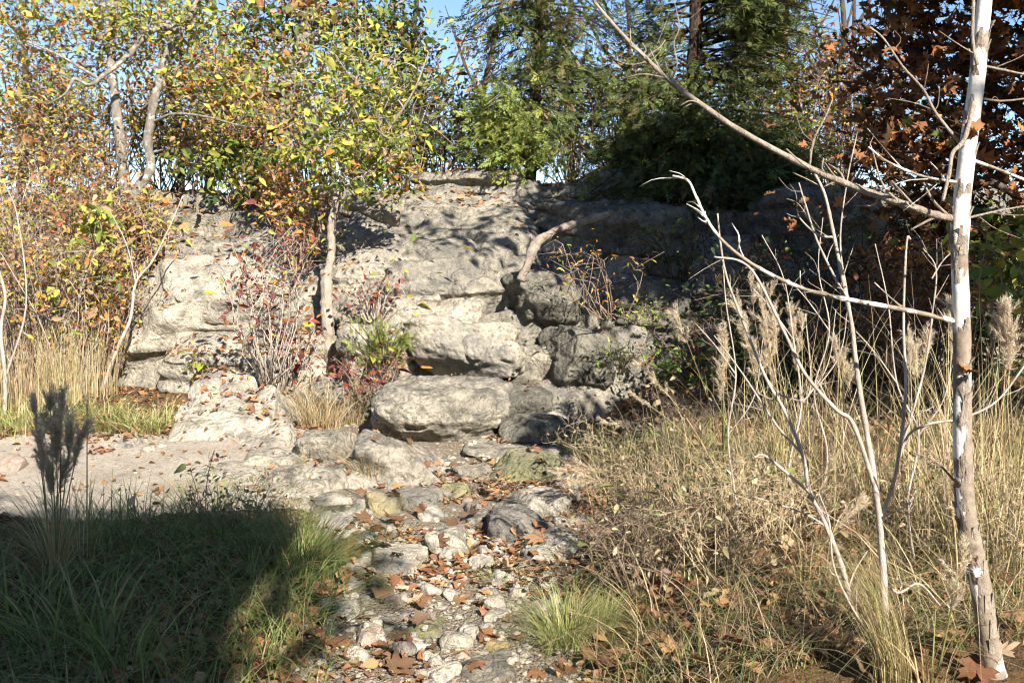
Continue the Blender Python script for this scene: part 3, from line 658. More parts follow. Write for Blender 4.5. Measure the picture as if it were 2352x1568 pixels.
def clumps(blob, rg):
    """clump centres in an uneven ellipsoid round a point of the picture"""
    u, v, Y, ru, rv, ry, nc = blob[:7]
    c = P(u, v, Y); d = unit(rg.normal(size=(nc, 3))) * rg.random((nc, 1)) ** 0.42
    return c + d * np.array([W(ru, Y), ry, W(rv, Y)])
def twig_to(mb, a, b, r0, r1, rg, sag=0.12, n=6):
    m = (a + b) / 2 + rg.normal(0, 0.06, 3) * np.linalg.norm(b - a) + np.array([0, 0, sag * np.linalg.norm(b - a)])
    mb.tube(smooth_line([a, m, b], n), np.linspace(r0, r1, n), 4)
def build_tree(name, label, cat, stems, blobs, size, rg, bark='bark', twig='bark', leafmat='leaf', group=None, tv=None, tf=None, leaf_parts=0, twig_r=0.010, reach=1.0, **kw):
    """stems: list of (points [(u,v,Y)...], base radius, tip radius); blobs: (u,v,Y,ru,rv,ry,clumps,leaves per clump,spread,palette)"""
    pts = [np.array([P(*q) for q in s[0]]) for s in stems]
    root = thing(name, pts[0][0], label, cat, group)
    allp = []
    for i, (pp, st) in enumerate(zip(pts, stems)):
        n = 10 + 6 * len(pp); ln = smooth_line(pp, n)
        r = np.linspace(st[1], st[2], n) * (1 + 0.08 * np.sin(np.arange(n) * 1.7 + i))
        if i == 0: r[:4] *= np.array([1.45, 1.25, 1.12, 1.04])
        MB().tube(ln, r, 12 if st[1] > 0.05 else 7, None, 0.16, i + 3).build('trunk' if i == 0 else 'limb', M[bark], root)
        allp.append(ln)
    ap = np.concatenate(allp)
    tw, cr = MB(), MB(); sk = ap
    for b in blobs:
        cc = clumps(b, rg); nl, sp, pl = b[7], b[8], b[9]
        cc = cc[np.argsort([np.linalg.norm(ap - c, axis=1).min() for c in cc])]
        for c in cc:
            d = np.sqrt(((sk - c) ** 2).sum(1)) + np.maximum(0, sk[:, 2] - c[2]) * 0.8
            j = int(d.argmin())
            if d[j] < reach:
                twig_to(tw, sk[j], c, twig_r * (1.0 if j < len(ap) else 0.6), twig_r * 0.3, rg)
                sk = np.concatenate([sk, [c, (sk[j] + c) / 2 + np.array([0, 0, .06 * d[j]])]])
            for q in range(2):
                e = c + rg.normal(0, sp, 3); tw.tube(np.array([c, (c + e) / 2 + rg.normal(0, 0.01, 3), e]), np.array([twig_r * 0.4, twig_r * 0.3, twig_r * 0.15]), 3)
        pos = np.repeat(cc, nl, 0) + rg.normal(0, sp, (len(cc) * nl, 3)) * np.array([1, 1, 0.7])
        scatter_leaves(cr, pos, size, pl, rg, tv, tf, **kw)
    if tw.n: tag(tw.build('branches', M[twig], root), kind='stuff')
    if cr.n: tag(cr.build('crown', M[leafmat], root, False), kind='stuff')
    return root, ap

# ------------------------------------------------------------------ building behind the camera, whose roof line throws the straight shadow on the near bank
def box_mesh(c, size):
    V = np.array([[x, y, z] for x in (-.5, .5) for y in (-.5, .5) for z in (-.5, .5)]) * np.array(size) + np.array(c)
    return V, np.array([[0, 1, 3, 2], [4, 6, 7, 5], [0, 4, 5, 1], [2, 3, 7, 6], [0, 2, 6, 4], [1, 5, 7, 3]])
SH_X, SH_Y, SH_Z = -1.28, 5.5, 0.2          # corner of the shadow on the ground
EAVE = 5.2
kx, ky = -TOSUN[0] / TOSUN[2], -TOSUN[1] / TOSUN[2]
bx, by = SH_X - kx * (EAVE - SH_Z), SH_Y - ky * (EAVE - SH_Z)
hut = thing('park_building', (bx - 5, by - 4, 0), 'tan park building with a flat brown roof behind the viewer', 'building')
V, F = box_mesh((bx - 5.2, by - 4.3, EAVE / 2 - 0.5), (9.6, 7.6, EAVE + 0.7)); MB().add(V, F).build('wall', M['plaster'], hut, False)
V, F = box_mesh((bx - 5.0, by - 4.0, EAVE - 0.15), (10.0, 8.0, 0.3)); MB().add(V, F).build('roof', M['roofing'], hut, False)

# ------------------------------------------------------------------ trees
rg = np.random.default_rng(5)
tq = thing('shadow_breaking_tree', (bx + .25, by - 3.2, 0.1), 'leafy tree beside the park building behind the viewer', 'tree')  # added out of view to fray the edge of the building's shadow
MB().tube(smooth_line([(bx + .25, by - 3.2, 0.1), (bx + .22, by - 3.1, 2.5), (bx + .1, by - 2.6, 5.0)], 14), np.linspace(.14, .05, 14), 9).build('trunk', M['bark'], tq)
cr = MB(); scatter_leaves(cr, np.array([bx + .12, by - 1.0, EAVE - .3]) + rg.normal(0, 1, (330, 3)) * np.array([.22, 1.0, .35]), .13, 'mixed', rg)
scatter_leaves(cr, np.array([bx - 3.2, by + .0, EAVE + .1]) + rg.normal(0, 1, (300, 3)) * np.array([1.6, .12, .10]), .12, 'mixed', rg)
tag(cr.build('crown', M['leaf'], tq, False), kind='stuff')
rg = np.random.default_rng(11)
Y1 = 11.8
build_tree('twin_stemmed_tree', 'twin-stemmed tree with lichen-spotted grey trunks and one pale arching limb', 'tree',
 [([(303, 600, Y1), (297, 520, Y1), (288, 440, Y1), (278, 340, Y1), (266, 240, Y1), (256, 150, Y1 + .2), (262, 0, Y1 + .4), (270, -160, Y1 + .5)], 0.075, 0.04),
  ([(294, 470, Y1), (322, 425, Y1), (345, 385, Y1), (340, 320, Y1), (356, 220, Y1), (384, 125, Y1), (420, 62, Y1), (456, 0, Y1), (500, -140, Y1)], 0.062, 0.036),
  ([(414, 72, Y1), (385, 62, Y1 - .1), (345, 72, Y1 - .2), (312, 108, Y1 - .3), (278, 142, Y1 - .4), (230, 180, Y1 - .5), (205, 195, Y1 - .6), (170, 182, Y1 - .6), (150, 215, Y1 - .7), (110, 240, Y1 - .7)], 0.048, 0.010),
  ([(228, 182, Y1 - .5), (140, 130, Y1 - .6), (60, 95, Y1 - .7)], 0.02, 0.007),
  ([(352, 280, Y1), (400, 262, Y1 - .2), (470, 268, Y1 - .4), (560, 290, Y1 - .6), (640, 296, Y1 - .7)], 0.02, 0.006),
  ([(356, 225, Y1), (320, 250, Y1 + .2), (300, 200, Y1 + .3), (285, 160, Y1 + .4)], 0.018, 0.007)],
 [(150, 70, 12.2, 230, 110, 1.0, 110, 15, .14, 'mixed'), (390, 60, 12.3, 160, 90, .9, 74, 16, .14, 'sapling'), (90, 230, 11.9, 130, 80, .6, 60, 10, .13, 'mixed'), (60, 340, 12.0, 130, 90, .6, 70, 11, .14, 'warm'), (190, 330, 12.4, 70, 110, .5, 50, 10, .13, 'mixed'), (450, 340, 12.6, 60, 70, .4, 26, 9, .12, 'mixed'), (330, 30, 11.4, 120, 50, .3, 24, 10, .12, 'sapling'),
  (500, 190, 12.0, 110, 80, .7, 80, 16, .13, 'mixed'), (530, 260, 11.7, 120, 60, .5, 40, 11, .12, 'mixed'), (100, -120, 12.5, 380, 140, 1.2, 90, 14, .16, 'mixed')], 0.064, rg, 'bark', 'bark')
Y2 = 14.2
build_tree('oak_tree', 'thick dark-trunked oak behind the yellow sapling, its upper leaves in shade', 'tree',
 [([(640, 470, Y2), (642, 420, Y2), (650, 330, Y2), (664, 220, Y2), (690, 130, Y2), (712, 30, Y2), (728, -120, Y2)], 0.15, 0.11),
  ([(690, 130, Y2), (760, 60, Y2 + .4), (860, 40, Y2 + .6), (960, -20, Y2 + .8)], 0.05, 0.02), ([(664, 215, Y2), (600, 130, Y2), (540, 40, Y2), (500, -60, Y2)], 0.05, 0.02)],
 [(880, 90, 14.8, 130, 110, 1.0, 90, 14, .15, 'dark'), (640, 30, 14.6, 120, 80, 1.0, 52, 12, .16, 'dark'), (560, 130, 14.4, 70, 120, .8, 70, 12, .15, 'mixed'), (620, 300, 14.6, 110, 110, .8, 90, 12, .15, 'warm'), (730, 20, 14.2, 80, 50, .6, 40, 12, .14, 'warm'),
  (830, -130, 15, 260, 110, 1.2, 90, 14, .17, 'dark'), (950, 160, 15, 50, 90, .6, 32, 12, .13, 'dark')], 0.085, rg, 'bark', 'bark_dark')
# the yellow sapling in the middle: its largest leaves single
Y3 = 10.0
sap, sap_pts = build_tree('sapling', 'slender crooked sapling with yellow-green leaves growing out of the bluff', 'tree',
 [([(764, 880, Y3 - .12), (757, 810, Y3 - .2), (752, 740, Y3 - .22), (750, 680, Y3 - .2), (748, 622, Y3 - .15)], 0.066, 0.058),
  ([(749, 640, Y3 - .15), (762, 580, Y3), (760, 520, Y3), (770, 470, Y3), (776, 440, Y3)], 0.040, 0.034),
  ([(774, 450, Y3), (762, 400, Y3), (746, 345, Y3), (722, 270, Y3), (712, 210, Y3 + .1), (680, 150, Y3 + .2), (648, 110, Y3 + .3)], 0.030, 0.008),
  ([(776, 440, Y3), (796, 388, Y3 - .1), (850, 345, Y3 - .2), (905, 280, Y3 - .3), (952, 205, Y3 - .4), (985, 120, Y3 - .4)], 0.026, 0.006),
  ([(790, 400, Y3), (800, 300, Y3 + .2), (815, 200, Y3 + .3), (840, 90, Y3 + .3)], 0.02, 0.006)],
 [(770, 110, Y3 + .2, 140, 105, .7, 36, 13, .12, 'sapling'), (870, 180, Y3, 120, 110, .6, 38, 13, .12, 'sapling'), (760, 250, Y3, 130, 90, .6, 30, 12, .12, 'sapling'), (880, 320, Y3 - .2, 90, 70, .4, 34, 12, .11, 'sapling'),
  (770, 350, Y3 - .1, 110, 70, .5, 34, 12, .11, 'sapling'), (850, 410, Y3 - .2, 85, 45, .3, 32, 9, .11, 'green'), (905, 400, Y3 - .1, 60, 45, .3, 20, 9, .09, 'orange'), (690, 160, Y3 + .3, 80, 90, .5, 26, 11, .12, 'mixed')],
 0.064, rg, 'bark_tan', 'twig', twig_r=0.008)
variants = []
for i in range(12):
    c = pick('sapling', 1, rg)[0]; variants.append(MB().add(LEAF_V, LEAF_F, c).build('leaf', M['leaf'], sap, False).data)
    if i == 0: first = bpy.data.objects[-1] if False else None
for o in [o for o in sap.children if o.name.startswith('leaf')]: bpy.data.objects.remove(o)
def single_leaves(root, variants, blobs, count, size, rg, name='leaf', droop=0.7):
    base = parent_world(root)
    for i in range(count):
        b = blobs[i % len(blobs)]
        p = clumps((*b[:6], 1), rg)[0]
        X, Yv, Z = frames(1, rg, 0.3, droop, 0.8)
        import mathutils
        m = mathutils.Matrix(np.stack([X[0], Yv[0], Z[0]], 1).tolist())
        o = bpy.data.objects.new(name, variants[i % len(variants)]); COL.objects.link(o); o.parent = root
        o.location = p - base; o.rotation_euler = m.to_euler(); s = size * math.exp(rg.normal(0, 0.2)); o.scale = (s, s, s)
single_leaves(sap, variants, [(860, 200, Y3 - .3, 120, 130, .3), (880, 330, Y3 - .5, 90, 80, .2), (790, 380, Y3 - .5, 80, 70, .2), (760, 200, Y3 - .3, 110, 120, .3), (795, 590, Y3 - .15, 25, 55, .1), (940, 180, Y3 - .5, 40, 110, .2)], 280, 0.078, rg)

# cedars: feathery sprays along drooping boughs
def spray(n=9, seed=0):
    r = np.random.default_rng(seed); V, F = [], []
    for i in range(n):
        t = i / (n - 1); side = -1 if i % 2 else 1
        a = side * r.uniform(0.35, 0.9) * (1 - t * 0.7); b = np.array([0, t * 0.75, 0]); L = 0.42 * (1 - 0.45 * t)
        d = np.array([math.sin(a), math.cos(a), r.normal(0, 0.18)]); w = np.cross(d, [0, 0, 1]); w = w / np.linalg.norm(w) * 0.048
        k = len(V); V += [b - w * .5, b + d * L * .55 - w, b + d * L, b + d * L * .55 + w]; F.append([k, k + 1, k + 2, k + 3])
    return np.array(V), np.array(F)
SPR_V, SPR_F = spray(11, 4)
def build_cedar(name, label, trunk, r0, r1, boughs, rg, size=0.15):
    pp = np.array([P(*q) for q in trunk]); root = thing(name, pp[0], label, 'tree')
    ln = smooth_line(pp, 30); rr = np.linspace(r0, r1, 30); rr[:4] *= np.array([1.7, 1.35, 1.15, 1.05])
    MB().tube(ln, rr, 14, None, 0.22, 5).build('trunk', M['bark_cedar'], root)
    tw, cr = MB(), MB()
    for (u, v, Y, ru, rv, ry, nb, ns, pl) in boughs:
        ns = int(ns * 1.35)
        tips = clumps((u, v, Y, ru, rv, ry, nb), rg)
        for tp in tips:
            zc = np.clip(tp[2] + rg.uniform(-0.1, 0.5), ln[0][2] + 0.2, ln[-1][2])
            j = int(np.abs(ln[:, 2] - zc).argmin()); a = ln[j]
            Lb = np.linalg.norm(tp - a)
            if Lb > 2.6: a = tp + (a - tp) / Lb * 1.1
            mid = (a + tp) / 2 + np.array([0, 0, 0.10 * Lb]) + rg.normal(0, .05, 3)
            bl = smooth_line([a, mid, tp], 9); tw.tube(bl, np.linspace(0.018, 0.004, 9), 4)
            t = rg.uniform(0.45, 1.0, ns) ** 0.8; idx = np.clip((t * 8).astype(int), 0, 8)
            sp = 0.10 + 0.10 * rg.random((ns, 1))
            pos = bl[idx] + rg.normal(0, 1, (ns, 3)) * sp * np.array([1, 1, 0.7])
            d = unit(unit(tp - a) + rg.normal(0, .55, (ns, 3)) + np.array([0, 0, -0.15]))
            Z = unit(rg.normal(0, .8, (ns, 3)) + np.array([0, 0, .6])); Yv = d; X = unit(np.cross(Yv, Z)); Z = np.cross(X, Yv)
            s = (size * np.exp(rg.normal(0, .25, ns)))[:, None]
            cr.inst(SPR_V, SPR_F, pos, X * s, Yv * s, Z * s, pick(pl, ns, rg))
    tag(tw.build('boughs', M['bark_cedar'], root), kind='stuff'); tag(cr.build('crown', M['needle'], root, False), kind='stuff')
    return root
YC = 12.7
build_cedar('cedar_tree', 'cedar on the bluff edge with a bright green low bough and exposed roots',
 [(1214, 436, YC), (1218, 400, YC), (1224, 330, YC), (1230, 200, YC), (1238, 60, YC), (1246, -120, YC)], 0.075, 0.062,
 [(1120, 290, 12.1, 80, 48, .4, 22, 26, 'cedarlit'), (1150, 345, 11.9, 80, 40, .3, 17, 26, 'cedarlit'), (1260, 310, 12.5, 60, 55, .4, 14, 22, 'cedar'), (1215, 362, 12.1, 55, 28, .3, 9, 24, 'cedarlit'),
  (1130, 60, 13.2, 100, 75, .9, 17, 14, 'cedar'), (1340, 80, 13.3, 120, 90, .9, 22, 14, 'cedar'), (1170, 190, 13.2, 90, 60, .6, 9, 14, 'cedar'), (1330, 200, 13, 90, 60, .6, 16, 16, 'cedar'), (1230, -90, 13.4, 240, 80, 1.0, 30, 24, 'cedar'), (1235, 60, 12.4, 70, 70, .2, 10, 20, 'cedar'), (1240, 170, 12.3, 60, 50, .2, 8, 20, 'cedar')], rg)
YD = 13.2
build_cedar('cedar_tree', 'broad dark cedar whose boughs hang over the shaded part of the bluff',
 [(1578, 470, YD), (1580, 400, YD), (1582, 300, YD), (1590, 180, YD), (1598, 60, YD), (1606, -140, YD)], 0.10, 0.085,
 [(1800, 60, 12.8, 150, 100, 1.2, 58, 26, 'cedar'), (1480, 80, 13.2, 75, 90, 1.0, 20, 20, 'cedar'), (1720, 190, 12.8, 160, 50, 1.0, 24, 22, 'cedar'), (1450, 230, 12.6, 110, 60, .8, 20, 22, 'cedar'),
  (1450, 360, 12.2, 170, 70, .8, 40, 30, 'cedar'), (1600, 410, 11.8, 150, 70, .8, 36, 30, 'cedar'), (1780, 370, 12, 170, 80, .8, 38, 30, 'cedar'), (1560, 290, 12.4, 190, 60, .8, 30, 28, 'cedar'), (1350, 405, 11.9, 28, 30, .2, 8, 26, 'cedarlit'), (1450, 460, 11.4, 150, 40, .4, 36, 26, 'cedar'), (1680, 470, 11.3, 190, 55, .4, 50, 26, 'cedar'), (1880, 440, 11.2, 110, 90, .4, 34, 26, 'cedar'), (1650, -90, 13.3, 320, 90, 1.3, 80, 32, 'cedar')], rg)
# thin dark trees behind the ridge
BGT = [(480, 17, 'mixed', 'slim tree with sparse leaves seen between the two grey trunks'), (410, 19, 'warm', 'bare thin tree behind the twin-stemmed tree'), (820, 18, 'dark', 'dark leafy tree behind the yellow sapling'),
       (960, 17, 'dark', 'dark bush-like tree in the gap left of the bright cedar bough'), (1120, 20, 'warm', 'brown-leaved tree behind the upper cedar boughs'), (1300, 19, 'purple', 'pink-brown tree seen between the two cedars'), (1440, 18, 'warm', 'orange-brown tree behind the gap of the two cedars'),
       (1700, 20, 'mixed', 'yellow tree glowing behind the broad dark cedar'), (1830, 19, 'sapling', 'yellow-green tree at the edge of the broad dark cedar'), (1910, 17, 'purple', 'bare tree in the blue gap beside the brown oak'), (2060, 18, 'warm', 'rust-coloured tree behind the brown oak'), (560, 21, 'warm', 'distant rusty tree behind the thick oak'), (60, 17, 'warm', 'thin tree at the outer edge behind the shrubs'), (1960, 21, 'purple', 'faint bare tree on the skyline beside the brown oak')]
for i, (u, Y, pl, lb) in enumerate(BGT):
    j = rg.normal(0, 14, 6); full = pl in ('dark', 'warm', 'mixed', 'sapling')
    st = [([(u, 480, Y), (u + j[0], 380, Y), (u + j[1], 250, Y), (u + j[2] * 1.4, 100, Y), (u + j[3] * 2, -80, Y)], 0.09, 0.03)]
    for q in range(6):
        v0 = rg.uniform(80, 360); du = rg.uniform(40, 130) * (-1) ** q
        st.append(([(u + j[1] * .6, v0, Y), (u + du * .5, v0 - 60, Y), (u + du, v0 - 150 - rg.uniform(0, 60), Y)], 0.035, 0.008))
    low = lb.startswith('dark bush')
    bl = [(u, 290 if low else 200, Y, 70 if low else 90, 90 if low else 150, 1.2, 62 if full else 40, 9 if full else 5, .2, pl), (u, 340, Y, 100, 60, 1.0, 44, 8 if full else 4, .2, pl)]
    build_tree('woodland_tree', lb, 'tree', st, bl, 0.085, rg, 'bark_dark', 'bark_dark', group='trees behind the ridge', twig_r=0.010, reach=1.6)
# right-hand oak with brown leaves; its crown spreads above the frame and shades the bluff
ok = lobed(OAK_S, 0.12, 3)
YO = 8.6
oak, _ = build_tree('oak_tree', 'oak with lobed rust-brown leaves behind the white-barked sapling', 'tree',
 [([(2440, 900, YO), (2430, 600, YO), (2400, 300, YO), (2380, 0, YO), (2350, -300, YO), (2300, -600, YO)], 0.12, 0.06),
  ([(2400, 300, YO), (2250, 180, YO - .2), (2100, 120, YO - .2), (2000, 60, YO)], 0.045, 0.012), ([(2420, 500, YO), (2280, 420, YO - .3), (2120, 380, YO - .2), (1990, 330, YO)], 0.04, 0.010),
  ([(2350, -300, YO), (2100, -420, YO - .4), (1900, -520, YO - .6)], 0.05, 0.015), ([(2430, 640, YO), (2300, 600, YO - .2), (2150, 610, YO)], 0.03, 0.008)],
 [(2150, 130, YO, 200, 150, .9, 120, 9, .13, 'brown'), (2120, 330, YO, 190, 110, .8, 105, 9, .13, 'brown'), (2290, 250, YO + .2, 110, 240, .9, 95, 9, .14, 'brown'), (2180, 540, YO + .4, 180, 120, .6, 120, 8, .13, 'brown'),
  (2120, 640, YO + .9, 130, 60, .4, 50, 8, .11, 'brown'), (2290, 620, YO, 80, 160, .5, 70, 8, .12, 'green'), (2200, -250, YO - .4, 330, 190, 1.5, 330, 9, .18, 'brown'), (1990, -430, YO - .6, 260, 130, 1.3, 230, 9, .18, 'brown'), (2350, -620, YO - .8, 350, 200, 1.6, 260, 9, .2, 'brown')],
 0.09, rg, 'bark_dark', 'bark_dark', 'dry', tv=ok[0], tf=ok[1], reach=1.2)
ov = []
for i in range(10):
    v_, f_ = lobed(OAK, 0.15 + 0.1 * (i % 3), 20 + i); o_ = MB().add(v_, f_, pick('brown', 1, rg)[0] * 1.15).build('leaf', M['dry'], oak, False); ov.append(o_.data); bpy.data.objects.remove(o_)
single_leaves(oak, ov, [(2130, 200, YO - .9, 150, 150, .15), (2110, 430, YO - .8, 80, 90, .2), (2250, 330, YO - .9, 100, 150, .2), (2180, 600, YO - .5, 150, 90, .2)], 200, 0.105, rg)
# a second crown beyond the frame keeps the right half of the bluff in shade
build_tree('oak_tree', 'leafy oak standing out of view beside the creek', 'tree',
 [([(2900, 1000, 7.2), (2880, 400, 7.2), (2840, -200, 7.1), (2780, -700, 7.0)], 0.16, 0.08)],
 [(2640, -260, 7.4, 330, 260, 1.3, 330, 10, .2, 'brown'), (2360, -560, 6.6, 330, 210, 1.3, 300, 10, .2, 'brown'), (2900, -100, 7.6, 300, 300, 1.2, 220, 10, .2, 'brown')], 0.15, rg, 'bark_dark', 'bark_dark', 'dry')

# ------------------------------------------------------------------ shrubs
tt = thing('oak_tree', (5.4, 2.6, 0.4), 'added young oak out of view beside the viewer, shading the bank', 'tree')  # unseen oak added to shade the right bank and dapple the bluff
MB().tube(smooth_line([(5.4, 2.6, .3), (5.3, 2.7, 2.0), (4.9, 3.0, 3.6), (4.2, 3.2, 4.3)], 16), np.linspace(.09, .03, 16), 9, None, .15, 3).build('trunk', M['bark_dark'], tt)
MB().tube(smooth_line([(4.9, 3.0, 3.6), (4.2, 4.2, 4.6), (3.2, 5.0, 5.3), (1.6, 5.6, 5.8)], 16), np.linspace(.04, .01, 16), 7, None, .15, 3).build('limb', M['bark_dark'], tt)
cr = MB()
for c_, r_, n_ in (((4.35, 3.2, 3.9), .8, 900), ((3.55, 3.35, 4.1), .6, 600), ((5.3, 3.2, 4.0), .9, 900), ((6.0, 3.0, 3.6), .8, 600), ((2.95, 2.75, 4.0), .5, 500), ((5.1, 4.5, 4.0), .9, 1200), ((4.3, 4.6, 4.1), .7, 800), ((2.1, 5.7, 5.7), .75, 150), ((1.5, 5.4, 5.9), .6, 70)):
    scatter_leaves(cr, np.array(c_) + unit(rg.normal(size=(n_, 3))) * rg.random((n_, 1)) ** .4 * r_ * np.array([1, 1, .8]), .12, 'brown', rg)
tag(cr.build('crown', M['leaf'], tt, False), kind='stuff')
def build_shrub(name, label, base, spread, height, pl, rg, nst=14, nleaf=500, size=0.05, twig='twig_brown', lean=(0, 0), group=None, cat='shrub', tw_r=0.006, side=5, fill=0.45, slim=False):
    b = np.asarray(base, float); root = thing(name, b, label, cat, group); st, lf, tip = MB(), MB(), []
    for i in range(nst):
        a = rg.uniform(0, 6.28); r = rg.random() ** .6 * spread; h = height * rg.uniform(.55, 1.05)
        e = b + np.array([math.cos(a) * r + lean[0], math.sin(a) * r * .7 + lean[1], h]); s0 = b + np.array([math.cos(a), math.sin(a), 0]) * r * .25
        m = s0 + (e - s0) * .4 + rg.normal(0, .11, 3) * height + np.array([0, 0, .12 * h]); m2 = s0 + (e - s0) * .75 + rg.normal(0, .12, 3) * height + np.array([0, 0, .12 * h])
        ln = smooth_line([s0, m, m2, e + (e - s0) * np.array([.35, .35, -.12])], 9); st.tube(ln, np.linspace(tw_r, tw_r * .3, 9), 4)
        for q in range(side):
            j = rg.integers(2, 8); d = unit(rg.normal(0, 1, 3) + np.array([0, 0, .5])) * rg.uniform(.15, .4) * height * .6
            mid = ln[j] + d * .5 + rg.normal(0, .03, 3); tp = ln[j] + d
            st.tube(smooth_line([ln[j], mid, tp], 5), np.linspace(tw_r * .45, tw_r * .18, 5), 3); tip += [mid, tp, ln[j] + d * .75]
        tip += [e, ln[6], ln[7]]
    tip = np.array(tip); pos = tip[rg.integers(0, len(tip), nleaf)] + rg.normal(0, .05, (nleaf, 3)) * (1 + height * .5)
    st.build('stems', M[twig], root)
    if nleaf:
        scatter_leaves(lf, pos, size, pl, rg, SLIM_V if slim else None, None, sunw=.5); tag(lf.build('foliage', M['leaf'], root, False), kind='stuff')
    return root
def put(u, v): return at(u, v)
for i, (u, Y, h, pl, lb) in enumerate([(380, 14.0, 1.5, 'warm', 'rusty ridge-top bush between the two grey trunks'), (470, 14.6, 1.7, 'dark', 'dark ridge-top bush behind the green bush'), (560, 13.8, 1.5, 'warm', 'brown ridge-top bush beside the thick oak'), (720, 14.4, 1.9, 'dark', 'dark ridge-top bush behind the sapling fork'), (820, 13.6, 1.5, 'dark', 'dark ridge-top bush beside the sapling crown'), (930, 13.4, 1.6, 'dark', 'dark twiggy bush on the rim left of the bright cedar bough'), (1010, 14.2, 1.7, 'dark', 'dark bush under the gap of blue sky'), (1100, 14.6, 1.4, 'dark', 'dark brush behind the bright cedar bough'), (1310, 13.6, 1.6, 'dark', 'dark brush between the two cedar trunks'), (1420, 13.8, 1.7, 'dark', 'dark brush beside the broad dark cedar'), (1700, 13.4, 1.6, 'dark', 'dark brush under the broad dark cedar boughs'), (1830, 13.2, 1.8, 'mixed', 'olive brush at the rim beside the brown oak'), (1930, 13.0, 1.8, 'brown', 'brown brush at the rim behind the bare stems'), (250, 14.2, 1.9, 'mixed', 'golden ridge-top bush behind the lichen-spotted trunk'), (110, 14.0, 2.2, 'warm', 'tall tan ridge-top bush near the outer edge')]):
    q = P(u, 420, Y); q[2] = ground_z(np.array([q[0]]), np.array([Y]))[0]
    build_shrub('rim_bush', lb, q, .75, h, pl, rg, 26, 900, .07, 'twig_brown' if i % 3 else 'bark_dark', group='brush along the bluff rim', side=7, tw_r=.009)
LS = [ # the bank of shrubs on the left: u, v of the foot, height in m, spread, palette, label
 (40, 900, 2.0, .75, 'warm', 'tall tangled shrub with tan and orange leaves at the outer edge'), (150, 880, 1.5, .7, 'mixed', 'dense multicoloured shrub behind the tall tan grass stems'), (250, 860, 1.3, .6, 'warm', 'rusty-leaved shrub crossed by a pale bent stem'),
 (90, 760, 1.9, .9, 'mixed', 'yellow-leaved thicket half way up the bank'), (230, 700, 1.5, .8, 'warm', 'orange and red thicket beside the lichen-spotted trunk'), (20, 640, 2.0, .9, 'mixed', 'green-gold thicket high at the outer edge'), (170, 590, 1.5, .8, 'warm', 'brown twiggy thicket under the arching limb'), (330, 640, .9, .5, 'warm', 'twiggy brown shrub at the top corner of the sunlit slab')]
for i, (u, v, h, sp, pl, lb) in enumerate(LS):
    build_shrub('shrub', lb, put(u, v), sp, h, pl, rg, 34, 900 if i % 2 else 1150, 0.062 if i % 2 else .05, 'twig' if i % 2 else 'twig_brown', group='thicket on the bank', side=9)
build_shrub('shrub', 'big-leaved yellow sprig hanging over the thicket', P(215, 560, 10.4), .35, .35, 'sapling', rg, 8, 70, .11, side=3)
build_shrub('shrub', 'green-yellow sprig casting black shadows on the lower sunlit slab', P(455, 850, 9.75), .25, .16, 'sapling', rg, 7, 26, .075, side=3)
build_shrub('shrub', 'green bush below the thick oak, lit from the front', P(560, 480, 12.2), .7, .8, 'green', rg, 18, 700, .085)
build_shrub('shrub', 'orange-tinged bush at the foot of the thick oak', P(640, 520, 11.6), .6, .7, 'orange', rg, 18, 500, .07)
build_shrub('shrub', 'dark purple-leaved shrub climbing beside the sapling trunk', put(618, 880), .36, 1.35, 'purple', rg, 28, 360, .055, 'twig', side=6)
build_shrub('shrub', 'reddish low shrub at the foot of the sapling trunk', put(655, 905), .28, .7, 'purple', rg, 20, 180, .055, 'twig', side=5)
build_shrub('shrub', 'orange and yellow shrub above the sunlit slab by the sapling', P(690, 620, 10.3), .40, .95, 'warm', rg, 22, 520, .06)
build_shrub('shrub', 'sparse purple shrub between the sapling and the cracked block', P(860, 740, 9.7), .30, .40, 'purple', rg, 20, 130, .045, 'twig')
build_shrub('shrub', 'low reddish shrub under the small juniper', P(850, 930, 9.1), .35, .5, 'purple', rg, 16, 200, .05)
build_shrub('shrub', 'orange-leaved vine arching over the shaded rocks', P(1400, 735, 9.35), .7, .7, 'orange', rg, 14, 150, .045, 'twig_brown', lean=(-.25, -.2), side=4, slim=True)
build_shrub('shrub', 'dark undergrowth with green leaves in front of the huge shaded block', P(1640, 880, 9.2), .6, .7, 'dark', rg, 18, 260, .04, 'twig_brown', slim=True)
build_shrub('shrub', 'dark undergrowth at the shaded bluff foot beside the bare stems', P(1850, 900, 8.8), .9, 1.0, 'dark', rg, 24, 700, .05, 'twig_brown', slim=True)
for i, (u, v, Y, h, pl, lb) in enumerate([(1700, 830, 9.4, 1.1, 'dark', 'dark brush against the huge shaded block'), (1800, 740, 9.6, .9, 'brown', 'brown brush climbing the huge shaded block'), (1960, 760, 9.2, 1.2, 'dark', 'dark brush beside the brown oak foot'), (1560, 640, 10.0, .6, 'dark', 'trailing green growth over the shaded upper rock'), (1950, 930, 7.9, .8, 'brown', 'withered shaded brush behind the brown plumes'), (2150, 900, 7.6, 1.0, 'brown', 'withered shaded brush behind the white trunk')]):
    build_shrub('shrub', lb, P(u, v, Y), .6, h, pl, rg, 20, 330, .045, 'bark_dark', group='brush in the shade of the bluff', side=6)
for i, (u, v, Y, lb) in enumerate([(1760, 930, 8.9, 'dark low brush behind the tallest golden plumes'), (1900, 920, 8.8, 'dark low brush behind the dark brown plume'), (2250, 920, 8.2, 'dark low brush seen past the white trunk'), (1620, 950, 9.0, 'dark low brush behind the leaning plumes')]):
    build_shrub('shrub', lb, P(u, v, Y), .55, .6, 'dark', rg, 22, 700, .055, 'bark_dark', group='brush in the shade of the bluff', side=6)
